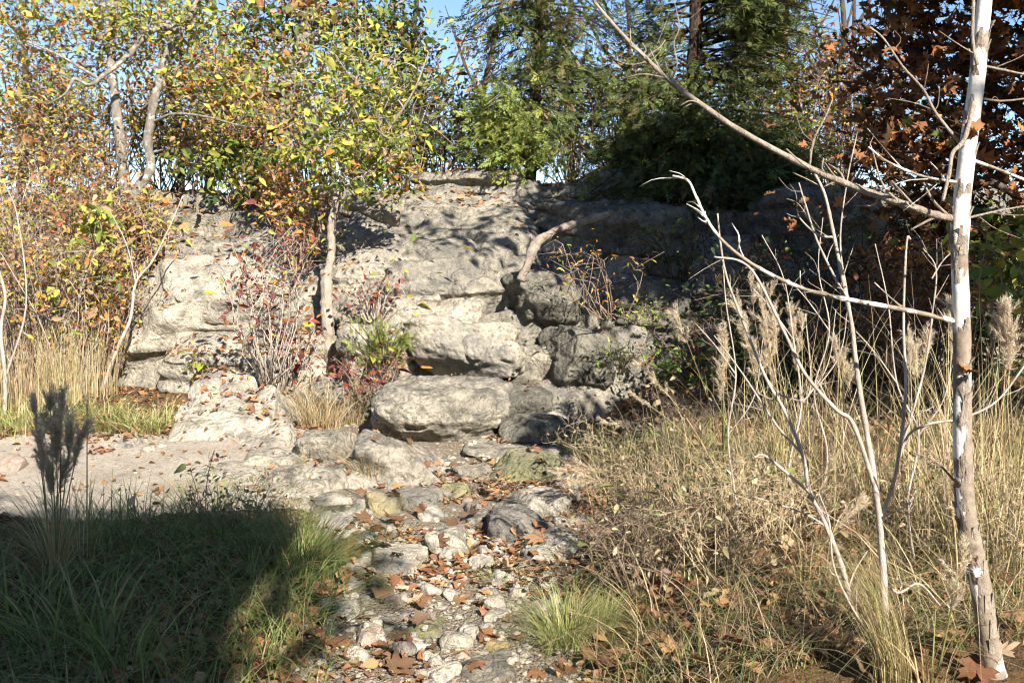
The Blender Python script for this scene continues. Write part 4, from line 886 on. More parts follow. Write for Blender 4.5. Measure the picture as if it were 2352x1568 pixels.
build_shrub('shrub', 'shaded brown undergrowth below the rust-brown oak', P(2080, 880, 8.2), .9, 1.1, 'brown', rg, 26, 800, .06, 'twig_brown')
build_shrub('shrub', 'broad-leaved green shrub at the outer edge behind the white-barked sapling', P(2310, 820, 6.8), .45, 1.1, 'green', rg, 18, 260, .10, 'twig_brown')
build_shrub('shrub', 'light green leafy sprig in front of the speckled grey boulder', P(1420, 860, 8.4), .22, .22, 'green', rg, 8, 160, .035, slim=True)
build_shrub('shrub', 'light green leafy sprig above the speckled grey boulder', P(1470, 745, 8.6), .26, .16, 'green', rg, 8, 160, .035, slim=True)
# the small bright juniper
jb = P(885, 850, 9.25); jun = thing('juniper', jb, 'small feathery green juniper growing from the pale bluff', 'shrub')
tw, cr = MB(), MB()
for i in range(30):
    tp = jb + np.array([rg.normal(0, .14), rg.normal(0, .10), rg.uniform(.05, .46)]); tp[0] *= 1; tw.tube(smooth_line([jb, (jb + tp) / 2 + np.array([0, 0, .04]), tp], 5), np.linspace(.006, .002, 5), 4)
    n = 12; pos = tp + rg.normal(0, .035, (n, 3)) - np.linspace(0, .4, n)[:, None] * (tp - jb)
    d = unit(unit(tp - jb) + rg.normal(0, .5, (n, 3)) + np.array([0, 0, .3])); Z = unit(rg.normal(0, 1, (n, 3))); X = unit(np.cross(d, Z)); Z = np.cross(X, d); s = .075
    cr.inst(SPR_V, SPR_F, pos, X * s, d * s, Z * s, pick('cedarlit', n, rg))
tw.build('stems', M['bark_cedar'], jun); tag(cr.build('foliage', M['needle'], jun, False), kind='stuff')

# ------------------------------------------------------------------ dead wood
def log(name, label, pts, r0, r1, mat='dead', sides=12, bump=.35):
    p = np.array([P(*q) for q in pts]); n = 8 * len(p); ln = smooth_line(p, n)
    return tag(MB().tube(ln, np.linspace(r0, r1, n), sides, None, bump, 9).build(name, M[mat], None, True, p[0]), label, 'log')
log('dead_log', 'grey weathered log leaning against the dark rock face', [(1196, 645, 9.75), (1215, 600, 9.8), (1236, 556, 9.9), (1290, 525, 10.1), (1400, 492, 10.3)], .055, .04)
log('driftwood', 'short broken driftwood piece on the ledge by the sapling', [(800, 470, 11.0), (850, 488, 10.8), (880, 500, 10.7), (918, 505, 10.7)], .05, .075)
log('driftwood', 'thin forked driftwood branch on top of the short driftwood', [(868, 470, 10.8), (885, 490, 10.7), (915, 500, 10.6)], .03, .04)
for pts, lb in (([(1220, 432, 12.5), (1160, 440, 12.2), (1100, 462, 11.9), (1040, 468, 11.8)], 'long bare root running over the ledge from the cedar foot'), ([(1210, 436, 12.5), (1180, 455, 12.1), (1140, 470, 11.9), (1115, 500, 11.7)], 'short bare root dropping from the cedar foot')):
    o = log('tree_root', lb, pts, .06, .02, 'bark_cedar'); o["category"] = 'root'

# ------------------------------------------------------------------ grasses
def blades(mb, base, h, w, lean, pl, rg, az=None, droop=0.35, seg=4, jit=.16):
    """curved tapering blades; base (N,3), h, w, lean arrays"""
    N = len(base)
    if N == 0: return
    h = np.ones(N) * h; w = np.ones(N) * w; lean = np.ones(N) * lean
    a = rg.uniform(0, 6.283, N) if az is None else az
    d = np.stack([np.cos(a), np.sin(a), 0 * a], 1); tw = a + math.pi / 2 + rg.normal(0, .6, N); sd = np.stack([np.cos(tw), np.sin(tw), 0 * a], 1)
    V = np.zeros((N, (seg + 1) * 2, 3))
    for i in range(seg + 1):
        t = i / seg
        z = h * (t - droop * lean * t ** 3)
        c = base + d * (h * lean * t ** 1.8)[:, None] + np.array([0, 0, 1.0]) * z[:, None]
        ww = (w * (1 - .92 * t ** 1.5) * .5)[:, None]
        V[:, i * 2] = c - sd * ww; V[:, i * 2 + 1] = c + sd * ww
    k = (seg + 1) * 2; F = np.array([[2 * i, 2 * i + 1, 2 * i + 3, 2 * i + 2] for i in range(seg)])
    F = (F[None] + (np.arange(N) * k)[:, None, None]).reshape(-1, 4)
    mb.add(V.reshape(-1, 3), F, np.repeat(pick(pl, N, rg, jit), k, 0))
def tuft_pts(n, c, r, rg, on=True):
    a = rg.uniform(0, 6.28, n); q = np.sqrt(rg.random(n)) * r
    x, y = c[0] + np.cos(a) * q, c[1] + np.sin(a) * q
    return np.stack([x, y, np.full(n, c[2]) if not on else np.maximum(flat(x, y), c[2] - .25)], 1), a
rg = np.random.default_rng(23)
# dark green bank in the lower corner, cast in the building's shadow
N = 10500
x = rg.uniform(-3.3, -.72, N); y = rg.uniform(2.9, 5.55, N)
edge = creek_x(y) - creek_hw(y) + .02
dens = fbm(xyz(x, y, None, 1.6), 201, 3)
kp = (x < edge + .12 * rg.normal(size=N)) & (rg.random(N) < .75 + .5 * dens) & ~((x < -1.75 - .1 * rg.normal(size=N)) & (y > 4.7) & (x < -2.35))
x, y = x[kp], y[kp]; b = np.stack([x, y, flat(x, y) - .01], 1); n = len(x)
near = sstep(.5, 0, np.abs(x - (creek_x(y) - creek_hw(y)) + .1)) + sstep(4.9, 5.5, y) * .5
g = MB(); blades(g, b, rg.uniform(.06, .30, n) * (1 + .6 * near), rg.uniform(.0025, .0065, n), rg.uniform(.4, 2.6, n), 'grassg', rg, None, .38, 5)
tag(g.build('grass', M['grass'], None, False), 'low green grass covering the shaded near bank', 'grass', None, 'stuff')
# mixed dry weeds of the right bank
N = 34000
y = 3.2 + 6.2 * rg.random(N) ** 1.25; x = rg.uniform(-.4, 5.2, N)
y = np.where(y > 7.9, y - 3.0, y)
edge = creek_x(y) + creek_hw(y)
kp = (x > edge + np.abs(.12 * rg.normal(size=N))) & (x < .62 * y + .3) & (rg.random(N) < .50 + .9 * fbm(xyz(x, y, None, 1.7), 211, 3)) & (slope01(x, y) < .05)
x, y = x[kp], y[kp]; n = len(x); b = np.stack([x, y, flat(x, y) - .01], 1); half = rg.random(n) < .5
g = MB(); blades(g, b[half], rg.uniform(.08, .26, half.sum()), rg.uniform(.0025, .005, half.sum()), rg.uniform(.4, 2.6, half.sum()), 'bank', rg)
blades(g, b[~half], rg.uniform(.08, .38, (~half).sum()), rg.uniform(.002, .004, (~half).sum()), rg.uniform(.5, 3.0, (~half).sum()), 'weeds', rg)
tag(g.build('grass', M['grass'], None, False), 'tangled dry straw and weeds covering the sunlit bank', 'grass', None, 'stuff')
# brittle dead weeds with curled leaves on that bank
for i, (u, v, lb) in enumerate([(1430, 1290, 'brown withered weed patch beside the creek, covered in curled leaves'), (1500, 1200, 'withered grey-brown weeds behind the first withered patch'), (1620, 1230, 'dry twiggy weeds in front of the plumed stalks'), (1480, 1370, 'withered weeds above the green grass tuft'), (1660, 1330, 'dark curled weeds between the tuft and the bare stems'), (1400, 1130, 'green-brown weeds at the bluff end of the sunlit bank'), (1560, 1090, 'wiry weeds below the leaning plumes'), (1780, 1250, 'brown weeds round the foot of the bare stems'), (2130, 1250, 'tangled brown weeds beside the white-barked sapling'), (1900, 1120, 'tall brown weeds behind the bare stems'), (2300, 1330, 'straw-coloured weeds at the outer edge near the white-barked sapling')]):
    build_shrub('dried_weed', lb, put(u, v), .34, .42 if v > 1150 else .5, 'weeds', rg, 30, 130, .028, 'straw_twig' if i % 3 else 'twig_brown', cat='weed', group='dry weeds on the sunlit bank', tw_r=.0026, side=8)
# long straw stalks standing upright on the right
def stand(label, spots, pl, rg, h, w, lean, name='grass_tuft', cat='grass', mat='grass', droop=.3, seg=5, az=None):
    c0 = spots[0][0]; root = thing(name, c0, label, cat, None); g = MB()
    for c, r, n, in spots:
        p, a = tuft_pts(n, c, r, rg); p[:, 2] -= .01
        blades(g, p, rg.uniform(h[0], h[1], n), rg.uniform(w[0], w[1], n), rg.uniform(lean[0], lean[1], n), pl, rg, (a + rg.normal(0, .5, n)) if az is None else az + rg.normal(0, .35, n), droop, seg)
    tag(g.build('blades', M[mat], root, False), kind='stuff'); return root
stand('bright green and yellow grass tuft fanning out beside the creek stones', [(put(1300, 1478), .10, 620)], 'limeg', rg, (.18, .36), (.0018, .0034), (.35, 1.5), droop=.45)
stand('smaller green tuft joined to the fanning tuft', [(put(1390, 1440), .06, 240)], 'limeg', rg, (.12, .26), (.002, .0035), (.4, 1.6), droop=.45)
stand('small green grass sprout among the white stones', [(put(1140, 1330), .06, 90)], 'limeg', rg, (.08, .18), (.002, .0035), (.5, 1.6))
stand('broom-like straw bundle rising from the bottom edge beside the bare stems', [(put(2050, 1566) , .06, 300)], 'gold', rg, (.30, .52), (.0016, .003), (.15, .55), az=2.7)
stand('tan grass clump at the foot of the sapling', [(put(735, 985), .18, 280), (put(790, 975), .18, 280), (put(700, 960), .14, 140)], 'straw', rg, (.12, .60), (.003, .007), (.15, 1.5))
stand('tan grass spilling over the slab beside the broad pebbly boulder', [(put(850, 1010), .14, 320)], 'straw', rg, (.15, .36), (.004, .007), (.5, 1.7))
stand('sunlit yellow-green grass patch beyond the path', [(put(300, 985), .36, 330), (put(380, 985), .3, 260), (put(235, 960), .22, 180)], 'limeg', rg, (.06, .36), (.003, .008), (.4, 2.2))
stand('sunlit green grass patch at the outer edge beyond the path', [(put(40, 990), .4, 380), (put(120, 985), .3, 240)], 'limeg', rg, (.08, .45), (.003, .008), (.3, 1.7))
stand('tall tan grass stems in front of the thicket', [(put(60, 930), .5, 420), (put(180, 915), .4, 320)], 'straw', rg, (.4, .95), (.004, .007), (.05, .35))
stand('short green tuft growing on the path edge slab', [(put(640, 1042), .17, 420)], 'limeg', rg, (.06, .15), (.004, .007), (.4, 1.3))
stand('low green weeds creeping over the path edge', [(put(600, 1110), .25, 420), (put(690, 1098), .12, 140)], 'grassg', rg, (.03, .08), (.004, .008), (.5, 1.5))
stand('dark arching tussock at the corner of the shaded bank', [(put(690, 1320), .16, 900)], 'grassg', rg, (.25, .48), (.003, .006), (.4, 1.5), droop=.4)
stand('broad green blades rising at the bottom edge of the shaded bank', [(put(180, 1500), .16, 60), (put(290, 1540), .12, 40), (put(60, 1480), .2, 60)], 'grassg', rg, (.2, .42), (.008, .013), (.3, 1.2))
stand('long dark blades along the top of the shaded bank', [(put(330, 1240), .4, 160), (put(520, 1230), .3, 160), (put(200, 1260), .3, 160)], 'grassg', rg, (.18, .42), (.004, .008), (.3, 1.5))
stand('green grass under the shaded bluff foot', [(put(1440, 1060), .35, 400), (put(1340, 1030), .25, 250), (put(1560, 1060), .3, 250)], 'limeg', rg, (.12, .36), (.003, .006), (.3, 1.4))
stand('tall straw stems behind the white-barked sapling', [(put(2080, 1130), .5, 90), (put(2290, 1160), .4, 110), (put(1900, 1130), .4, 70), (put(1750, 1130), .4, 50)], 'gold', rg, (.35, 1.0), (.003, .006), (.05, .8))
stand('upright straw stems at the outer edge', [(put(2330, 1350), .22, 90)], 'gold', rg, (.5, 1.1), (.003, .005), (.05, .5))

stand('loose pale straw stalks standing before the dark undergrowth', [(put(1650, 1130), .45, 40), (put(1800, 1110), .4, 55), (put(1950, 1180), .4, 50), (put(2120, 1250), .4, 70), (put(2260, 1280), .3, 80)], 'straw', rg, (.5, 1.25), (.003, .0055), (.05, .9), droop=.2)
stand('long arching straw blades across the sunlit bank', [(put(1560, 1180), .4, 70), (put(1720, 1230), .4, 80), (put(1880, 1280), .35, 70), (put(1480, 1260), .3, 60), (put(2180, 1330), .35, 70), (put(1640, 1400), .35, 60), (put(2260, 1430), .25, 50)], 'straw', rg, (.3, .7), (.003, .006), (.7, 2.2), droop=.35, seg=6)
# plumed beard-grass stalks
def plume(mb, ln, rg, dens=1.0, start=.72, L=.05):
    """fluffy hairs in tufts along the upper stalk"""
    nk = int(rg.integers(4, 7)); ts = start + (1 - start) * np.sort(np.clip((np.arange(nk) + rg.uniform(.1, .9, nk)) / nk, 0, 1))
    for k, t in enumerate(ts):
        i = min(int(t * (len(ln) - 1)), len(ln) - 2); c = ln[i]; ax = unit(ln[i + 1] - ln[i])
        for q in range(int(rg.integers(2, 5)) + (2 if k == nk - 1 else 0)):
            d0 = unit(ax + rg.normal(0, .30, 3)); Lr = L * rg.uniform(1.0, 1.9); n = int(60 * dens * rg.uniform(.6, 1.3))
            tt_ = rg.random(n); b = c + d0 * (Lr * tt_)[:, None] + rg.normal(0, .003, (n, 3))
            d = unit(d0 * rg.uniform(.5, 1.8, (n, 1)) + rg.normal(0, .5, (n, 3))); ll = L * rg.uniform(.25, .75, n) * (1.1 - .4 * tt_)
            sd = unit(np.cross(d, rg.normal(size=(n, 3)))) * .0013
            V = np.stack([b - sd, b + sd, b + d * ll[:, None] + np.array([0, 0, -.002])], 1).reshape(-1, 3)
            mb.add(V, np.arange(3 * n).reshape(-1, 3), np.repeat(pick('fluff', n, rg), 3, 0))
def beard(label, base, tops, rg, group=None, lv=10, dens=1.0, L=.05, start=.80):
    root = thing('plumed_grass', base, label, 'plumed grass', group)
    for tp in tops:
        b = base + np.array([rg.normal(0, .025), rg.normal(0, .025), -.02]); dv = tp - b
        mid = b + dv * .5 + np.array([0, 0, .07 * np.linalg.norm(dv[:2]) * 2]); ln = smooth_line([b, mid, tp], 26)
        s = MB().tube(ln, np.linspace(.0042, .0016, 26), 5, pick('gold', 1, rg)[0]).build('stalk', M['grass'], root)
        m = MB(); plume(m, ln, rg, dens, start, L); tag(m.build('plume', M['fluff'], root, False), kind='stuff')
    g = MB(); n = lv * max(2, len(tops)); p, a = tuft_pts(n, base, .05, rg); hh = max(t[2] for t in tops) - base[2]
    blades(g, p, rg.uniform(.25, .7, n) * hh, rg.uniform(.003, .006, n), rg.uniform(.15, .9, n), 'gold', rg, a, .3, 6); tag(g.build('blades', M['grass'], root, False), kind='stuff')
    return root
def bt(base_uv, tops, label, **kw):
    b = put(*base_uv); Yb = b[1]
    beard(label, b, [P(u, v, Yb + dy) for u, v, dy in tops], rg, 'plumed grasses', **kw)
bt((128, 1330), [(78, 935, 0), (114, 908, .05), (140, 918, -.05), (166, 972, .05), (92, 1010, -.1), (188, 992, 0), (128, 985, -.05), (150, 1060, .08), (112, 1075, .05)], 'dense dark plumed clump standing in the shade by the path', lv=14, dens=2.0, L=.06, start=.76)
bt((185, 1320), [(200, 885, 0)], 'single thin plume beside the dense dark clump', dens=.35, L=.03, start=.7)
bt((1800, 1140), [(1690, 690, 0), (1722, 640, .1), (1742, 668, 0), (1768, 660, .1), (1705, 740, -.1), (1752, 745, 0), (1776, 735, .1), (1730, 800, -.1), (1765, 820, 0)], 'tallest clump of golden plumes below the long bare branch', dens=.9, L=.055)
bt((1850, 1120), [(1815, 705, 0), (1842, 728, .1), (1830, 800, 0)], 'three golden plumes beside the tallest clump', L=.05)
bt((1720, 1180), [(1545, 700, -.1)], 'long plume leaning far over the shaded rocks', L=.055, start=.78)
bt((1700, 1150), [(1470, 835, 0)], 'leaning plume below the longest leaning one', L=.05, start=.68)
bt((1660, 1120), [(1452, 905, .2)], 'thin grey plume leaning lowest of the three', dens=.6, L=.035)
bt((1590, 1060), [(1388, 968, .1)], 'pale plume lying almost level above the green grass', L=.045, start=.65)
bt((1480, 1150), [(1285, 1080, -.1), (1300, 1105, -.1), (1330, 1070, 0)], 'heavy pinkish plumes bowed over the creek stones', dens=1.3, L=.06, start=.5)
bt((1665, 1190), [(1655, 850, 0), (1660, 760, 0)], 'upright pale plume on a green stalk', L=.05)
bt((1960, 1100), [(1918, 780, 0), (1935, 815, 0), (1950, 845, .05)], 'dark brown plume next to the main bare stem', L=.05)
bt((2100, 1140), [(2088, 770, .1), (2100, 800, 0), (2130, 770, .1)], 'brown plumes between the bare stems and the white trunk', L=.05)
bt((2185, 1080), [(2180, 690, .4), (2188, 760, .4)], 'plume half hidden behind the white trunk', L=.05)
bt((2318, 1210), [(2318, 680, 0), (2308, 720, .05), (2322, 760, 0), (2300, 700, .05)], 'golden plumes at the outer edge beyond the white trunk', L=.055, start=.78)
bt((2138, 1600), [(2222, 1238, -.05)], 'nearest pale plume on a green stalk at the bottom edge', L=.045, start=.45, dens=1.3)
bt((1890, 1150), [(1912, 1045, .1)], 'short feathery plume low among the straw', L=.05, start=.5)
bt((1850, 1330), [(1980, 1150, 0)], 'bent plume among the bare stems', L=.04, start=.55)
# ------------------------------------------------------------------ white-barked sapling
YS = 3.95
def branch(root, pts, r0, r1, mat, name='branch', sides=8, spurs=0, rg=rg, bump=.12):
    if root['category'] == 'tree': r0, r1 = r0 * .74, r1 * .74
    p = np.array([P(*q) for q in pts]); n = 7 * len(p); ln = smooth_line(p, n); r = np.linspace(r0, r1, n)
    k = (np.arange(n) % 5 == 2); r = r * np.where(k, 1.12, 1.0)
    ob = MB().tube(ln, r, sides, None, bump, int(abs(pts[0][0]))).build(name, M[mat], root)
    for i in range(spurs):
        j = rg.integers(2, n - 2); t = unit(ln[j + 1] - ln[j - 1]); d = unit(np.cross(t, rg.normal(size=3))) * .75 + t * .8; d[1] *= .5
        Ls = rg.uniform(.03, .16); e = ln[j] + d * Ls; m = (ln[j] + e) / 2 + rg.normal(0, .012, 3)
        MB().tube(smooth_line([ln[j], m, e], 6), np.linspace(r[j] * .42, r[j] * .2, 6), 5, None, .1, i).build('twig', M[mat], ob)
    return ob, ln
tb = put(2282, 1548)
YS = tb[1]
syc = thing('young_sycamore', tb, 'young white-barked sycamore trunk with peeling brown bark plates', 'tree')
tr_pts = [(2296, 1610, YS), (2284, 1552, YS), (2272, 1480, YS), (2258, 1380, YS), (2240, 1280, YS), (2220, 1180, YS), (2212, 1060, YS), (2210, 900, YS), (2209, 740, YS), (2204, 600, YS), (2206, 500, YS), (2222, 350, YS), (2242, 200, YS), (2256, 60, YS), (2266, -60, YS), (2278, -260, YS)]
p = np.array([P(*q) for q in tr_pts]); ln = smooth_line(p, 110); zz = np.linspace(0, 1, 110)
rad = np.interp(zz, [0, .09, .3, .6, .66, .7, 1], [.066, .043, .037, .031, .036, .031, .026]) * .78
MB().tube(ln, rad, 20, None, .05, 2).build('trunk', M['syc'], syc)
fl = MB()
for i in range(90):      # curling bark plates
    j = int(rg.uniform(3, 96) if i % 3 else rg.uniform(3, 45)); a = rg.uniform(2.6, 6.6); n_ = np.array([math.cos(a), math.sin(a), 0]); t_ = unit(ln[j + 1] - ln[j]); s_ = np.cross(t_, n_)
    w_, h_ = rg.uniform(.006, .015), rg.uniform(.010, .035); c = ln[j] + n_ * rad[j] * 1.01; V = []
    for r_ in range(3):
        for q in (-1, 0, 1): V.append(c + s_ * q * w_ * (1 - .25 * r_) + t_ * h_ * (r_ - 1) + n_ * (.001 + .009 * (r_ / 2) ** 2 * rg.uniform(.3, 1.4)) - n_ * abs(q) * w_ * .25)
    V = np.array(V); fc = np.array([[0, 1, 4, 3], [1, 2, 5, 4], [3, 4, 7, 6], [4, 5, 8, 7]])
    MB().add(np.concatenate([V, V - n_ * .0012]), np.concatenate([fc, fc[:, ::-1] + 9])).build('bark_plate', M['bark_tan'], syc, False)
branch(syc, [(2195, 502, YS), (2150, 494, YS), (2080, 470, YS), (1960, 428, YS + .1), (1860, 386, YS + .15), (1700, 300, YS + .2), (1600, 232, YS + .25), (1540, 188, YS + .3), (1480, 130, YS + .3), (1430, 80, YS + .35), (1362, 0, YS + .4), (1310, -80, YS + .4)], .0165, .006, 'bark_tan', 'branch', 10, 24)
branch(syc, [(1858, 386, YS + .15), (1870, 320, YS + .15), (1895, 270, YS + .15), (1912, 230, YS + .15)], .005, .003, 'bark_tan', 'branch', 6, 2)
branch(syc, [(1540, 188, YS + .3), (1555, 150, YS + .3), (1548, 100, YS + .3), (1560, 60, YS + .3), (1545, -10, YS + .3)], .004, .002, 'bark_tan', 'branch', 6, 3)
branch(syc, [(1490, 150, YS + .3), (1488, 130, YS + .3), (1515, 110, YS + .3), (1528, 92, YS + .3)], .004, .002, 'bark_tan', 'branch', 6, 2)
branch(syc, [(1860, 388, YS + .15), (1838, 372, YS + .1), (1806, 342, YS + .1)], .005, .003, 'bark_tan', 'branch', 6, 0)
branch(syc, [(2198, 738, YS), (2080, 712, YS), (1960, 690, YS), (1860, 668, YS + .1), (1760, 625, YS + .1), (1680, 572, YS + .1), (1630, 515, YS + .1), (1598, 450, YS + .1), (1580, 415, YS + .1), (1545, 404, YS + .1)], .0105, .0042, 'syc', 'branch', 8, 16)
branch(syc, [(2238, 235, YS - .04), (2215, 320, YS - .06), (2188, 352, YS - .06), (2180, 400, YS - .06), (2165, 462, YS - .06)], .010, .007, 'bark_tan', 'branch', 8, 0)
branch(syc, [(2245, 150, YS - .05), (2234, 90, YS - .05), (2236, 0, YS - .05), (2232, -40, YS - .05)], .007, .006, 'bark_tan', 'branch', 7, 2)
branch(syc, [(2205, 330, YS), (2150, 260, YS), (2120, 205, YS), (2075, 155, YS), (2030, 90, YS + .05), (1998, 62, YS + .05)], .0065, .003, 'bark_tan', 'branch', 7, 5)
branch(syc, [(2195, 418, YS), (2120, 405, YS - .05), (2040, 372, YS - .08), (1995, 338, YS - .1)], .006, .003, 'syc', 'branch', 7, 6)
branch(syc, [(2228, 366, YS), (2290, 388, YS + .05), (2360, 415, YS + .1), (2440, 440, YS + .1)], .007, .005, 'syc', 'branch', 7, 2)
branch(syc, [(2225, 500, YS), (2290, 485, YS), (2360, 472, YS), (2420, 460, YS)], .005, .003, 'bark_tan', 'branch', 6, 2)
branch(syc, [(2250, 150, YS), (2300, 160, YS), (2370, 175, YS)], .006, .004, 'bark_tan', 'branch', 6, 1)
branch(syc, [(2245, 225, YS), (2300, 232, YS), (2370, 225, YS)], .005, .003, 'bark_tan', 'branch', 6, 1)
branch(syc, [(2215, 1130, YS + .02), (2150, 1060, YS + .05), (2100, 1040, YS + .1)], .006, .003, 'bark_tan', 'branch', 6, 2)
sy = [lobed(SYC, (-1) ** i * (.16 + .11 * i), 40 + i) for i in range(6)]
def curled_leaf(root, u, v, Y, s, i, c):
    V, F = sy[i % 6]; V = rotz(V * s, rg.uniform(0, 6.28), rg.uniform(.3, 1.3), rg.uniform(-.6, .6)) + P(u, v, Y)
    MB().add(V, F, c).build('curled_leaf', M['dry'], root, False)
for i, (u, v, s) in enumerate([(2250, 300, .05), (2240, 315, .04), (2218, 850, .04), (2236, 852, .035), (2030, 85, .035), (2045, 112, .035), (2075, 140, .035), (2060, 155, .035)]):
    curled_leaf(syc, u, v, YS - .05, s, i, (.27, .125, .05))

# ------------------------------------------------------------------ bare branching stems
def stems(label, specs, mat='twig', name='bare_shrub', group='bare woody stems', spurs=4):
    b = P(*specs[0][0][0]); root = thing(name, b, label, 'shrub', group)
    for i, (pts, r0, r1) in enumerate(specs):
        branch(root, pts, r0, r1, mat, 'stem' if i == 0 else 'branch', 7, spurs, rg, .1)
    return root
q = put(2036, 1490); Ya = q[1]
stems('tall bare stem with wide crooked branches beside the white trunk', [
 ([(2036, 1492, Ya), (2032, 1400, Ya), (2028, 1300, Ya), (2020, 1200, Ya), (2005, 1080, Ya), (1985, 960, Ya), (1968, 850, Ya), (1955, 740, Ya), (1935, 640, Ya), (1915, 540, Ya), (1895, 450, Ya), (1870, 395, Ya)], .0135, .004),
 ([(2018, 1205, Ya), (2045, 1130, Ya), (2062, 1060, Ya - .05), (2080, 900, Ya - .05), (2075, 740, Ya), (2082, 560, Ya), (2092, 548, Ya)], .0075, .003),
 ([(2010, 1120, Ya), (1960, 975, Ya), (1920, 940, Ya), (1850, 860, Ya), (1800, 760, Ya), (1740, 640, Ya), (1700, 600, Ya), (1640, 590, Ya)], .008, .003),
 ([(2045, 1130, Ya), (2080, 1010, Ya), (2130, 975, Ya - .1), (2210, 960, Ya - .1), (2290, 920, Ya - .1), (2360, 830, Ya - .1)], .005, .003),
 ([(1966, 850, Ya), (1950, 700, Ya + .1), (1930, 560, Ya + .1), (1945, 420, Ya + .1), (1970, 300, Ya + .1)], .004, .002),
 ([(1945, 690, Ya), (1880, 560, Ya + .1), (1850, 470, Ya + .1), (1835, 420, Ya + .1)], .0045, .002),
 ([(1915, 545, Ya), (1880, 540, Ya), (1840, 505, Ya), (1830, 480, Ya)], .004, .002),
 ([(2062, 1060, Ya), (2120, 860, Ya + .1), (2140, 730, Ya + .1), (2150, 620, Ya + .1), (2120, 570, Ya + .1)], .004, .002),
 ([(2140, 640, Ya + .1), (2165, 600, Ya + .1), (2190, 575, Ya + .1)], .003, .002)])
q = put(1955, 1395); Yb_ = q[1]
stems('leaning pale stem in front of the golden plumes', [
 ([(1958, 1400, Yb_), (1930, 1290, Yb_), (1890, 1190, Yb_), (1860, 1130, Yb_), (1842, 1040, Yb_), (1800, 940, Yb_), (1760, 870, Yb_), (1715, 760, Yb_), (1670, 640, Yb_), (1655, 560, Yb_), (1648, 490, Yb_)], .010, .003),
 ([(1842, 1040, Yb_), (1790, 985, Yb_), (1740, 910, Yb_), (1700, 850, Yb_), (1640, 770, Yb_)], .005, .002), ([(1860, 1130, Yb_), (1800, 1080, Yb_), (1755, 1045, Yb_), (1732, 1050, Yb_)], .006, .004),
 ([(1760, 870, Yb_), (1800, 910, Yb_ + .05), (1860, 900, Yb_ + .05), (1850, 720, Yb_ + .1)], .004, .002), ([(1900, 1210, Yb_), (1850, 1180, Yb_), (1780, 1155, Yb_), (1730, 1140, Yb_)], .004, .002)])
q = put(2010, 1470); Yc_ = q[1]
stems('thin twig stem crossing the broom-like straw bundle', [([(2012, 1470, Yc_), (1960, 1400, Yc_), (1915, 1300, Yc_), (1905, 1200, Yc_), (1880, 1130, Yc_)], .005, .002), ([(2012, 1310, Yc_), (2060, 1360, Yc_), (2110, 1340, Yc_), (2160, 1390, Yc_)], .005, .003)])
for (u, v, pt) in [(1700, 1260, [(1700, 1260), (1690, 1150), (1672, 1000), (1690, 860), (1668, 700), (1660, 600)]), (1830, 1240, [(1830, 1240), (1812, 1080), (1840, 930), (1822, 780), (1800, 640), (1750, 540)]), (2100, 1300, [(2100, 1300), (2085, 1150), (2110, 1000), (2060, 880), (2040, 700), (2010, 560)]), (1880, 1180, [(1880, 1180), (1900, 1040), (1870, 900), (1905, 760), (1880, 620), (1890, 500)])]:
    Yz = put(u, v)[1]; pts = [(a, b, Yz) for a, b in pt]; k1, k2 = pts[2], pts[3]
    stems({1700: 'thin dead stem rising left of the tallest golden plumes', 1830: 'thin dead stem among the three golden plumes', 2100: 'thin dead stem close behind the white trunk', 1880: 'thin dead stem behind the main bare stem'}[u], [(pts, .006, .002), ([k1, (k1[0] + 60, k1[1] - 90, Yz), (k1[0] + 80, k1[1] - 220, Yz)], .0035, .0015), ([k2, (k2[0] - 50, k2[1] - 70, Yz), (k2[0] - 95, k2[1] - 120, Yz)], .0035, .0015)], 'twig', 'bare_shrub', 'bare woody stems', 5)
q = put(280, 850)
Yq = q[1] - .6
stems('pale bent stem rising in front of the thicket', [([(232, 900, Yq), (270, 800, Yq), (300, 730, Yq), (312, 650, Yq), (350, 600, Yq), (390, 520, Yq), (420, 450, Yq)], .020, .006), ([(312, 650, Yq), (290, 560, Yq), (250, 480, Yq)], .008, .003)], 'twig', 'bare_shrub', 'bare woody stems', 8)
stems('pale bent stem at the outer edge of the thicket', [([(10, 1000, 9.2), (12, 870, 9.2), (2, 760, 9.2), (12, 680, 9.2), (-10, 600, 9.2)], .02, .012), ([(12, 870, 9.2), (60, 700, 9.2), (40, 500, 9.2), (10, 420, 9.2)], .010, .004)], 'twig', 'bare_shrub', 'bare woody stems', 4)
# bleached bowed stalks over the creek
for i, (a, b_, lb) in enumerate([((1345, 1235), (1490, 1180), 'bleached bowed stalks arching over the angular pale block')]):
    g0 = put(1520, 1200); root = thing('dead_stalks', g0, lb, 'stalks')
    for k in range(7):
        pts = [P(1520 + rg.normal(0, 12), 1190 + rg.normal(0, 8), g0[1]), P(1450, 1160 + k * 7, g0[1] - .15), P(1390, 1170 + k * 9, g0[1] - .3), P(1340 + k * 4, 1215 + k * 8, g0[1] - .4)]
        MB().tube(smooth_line(pts, 14), np.linspace(.004, .0018, 14), 5, (.55, .48, .36)).build('stalk', M['grass'], root)
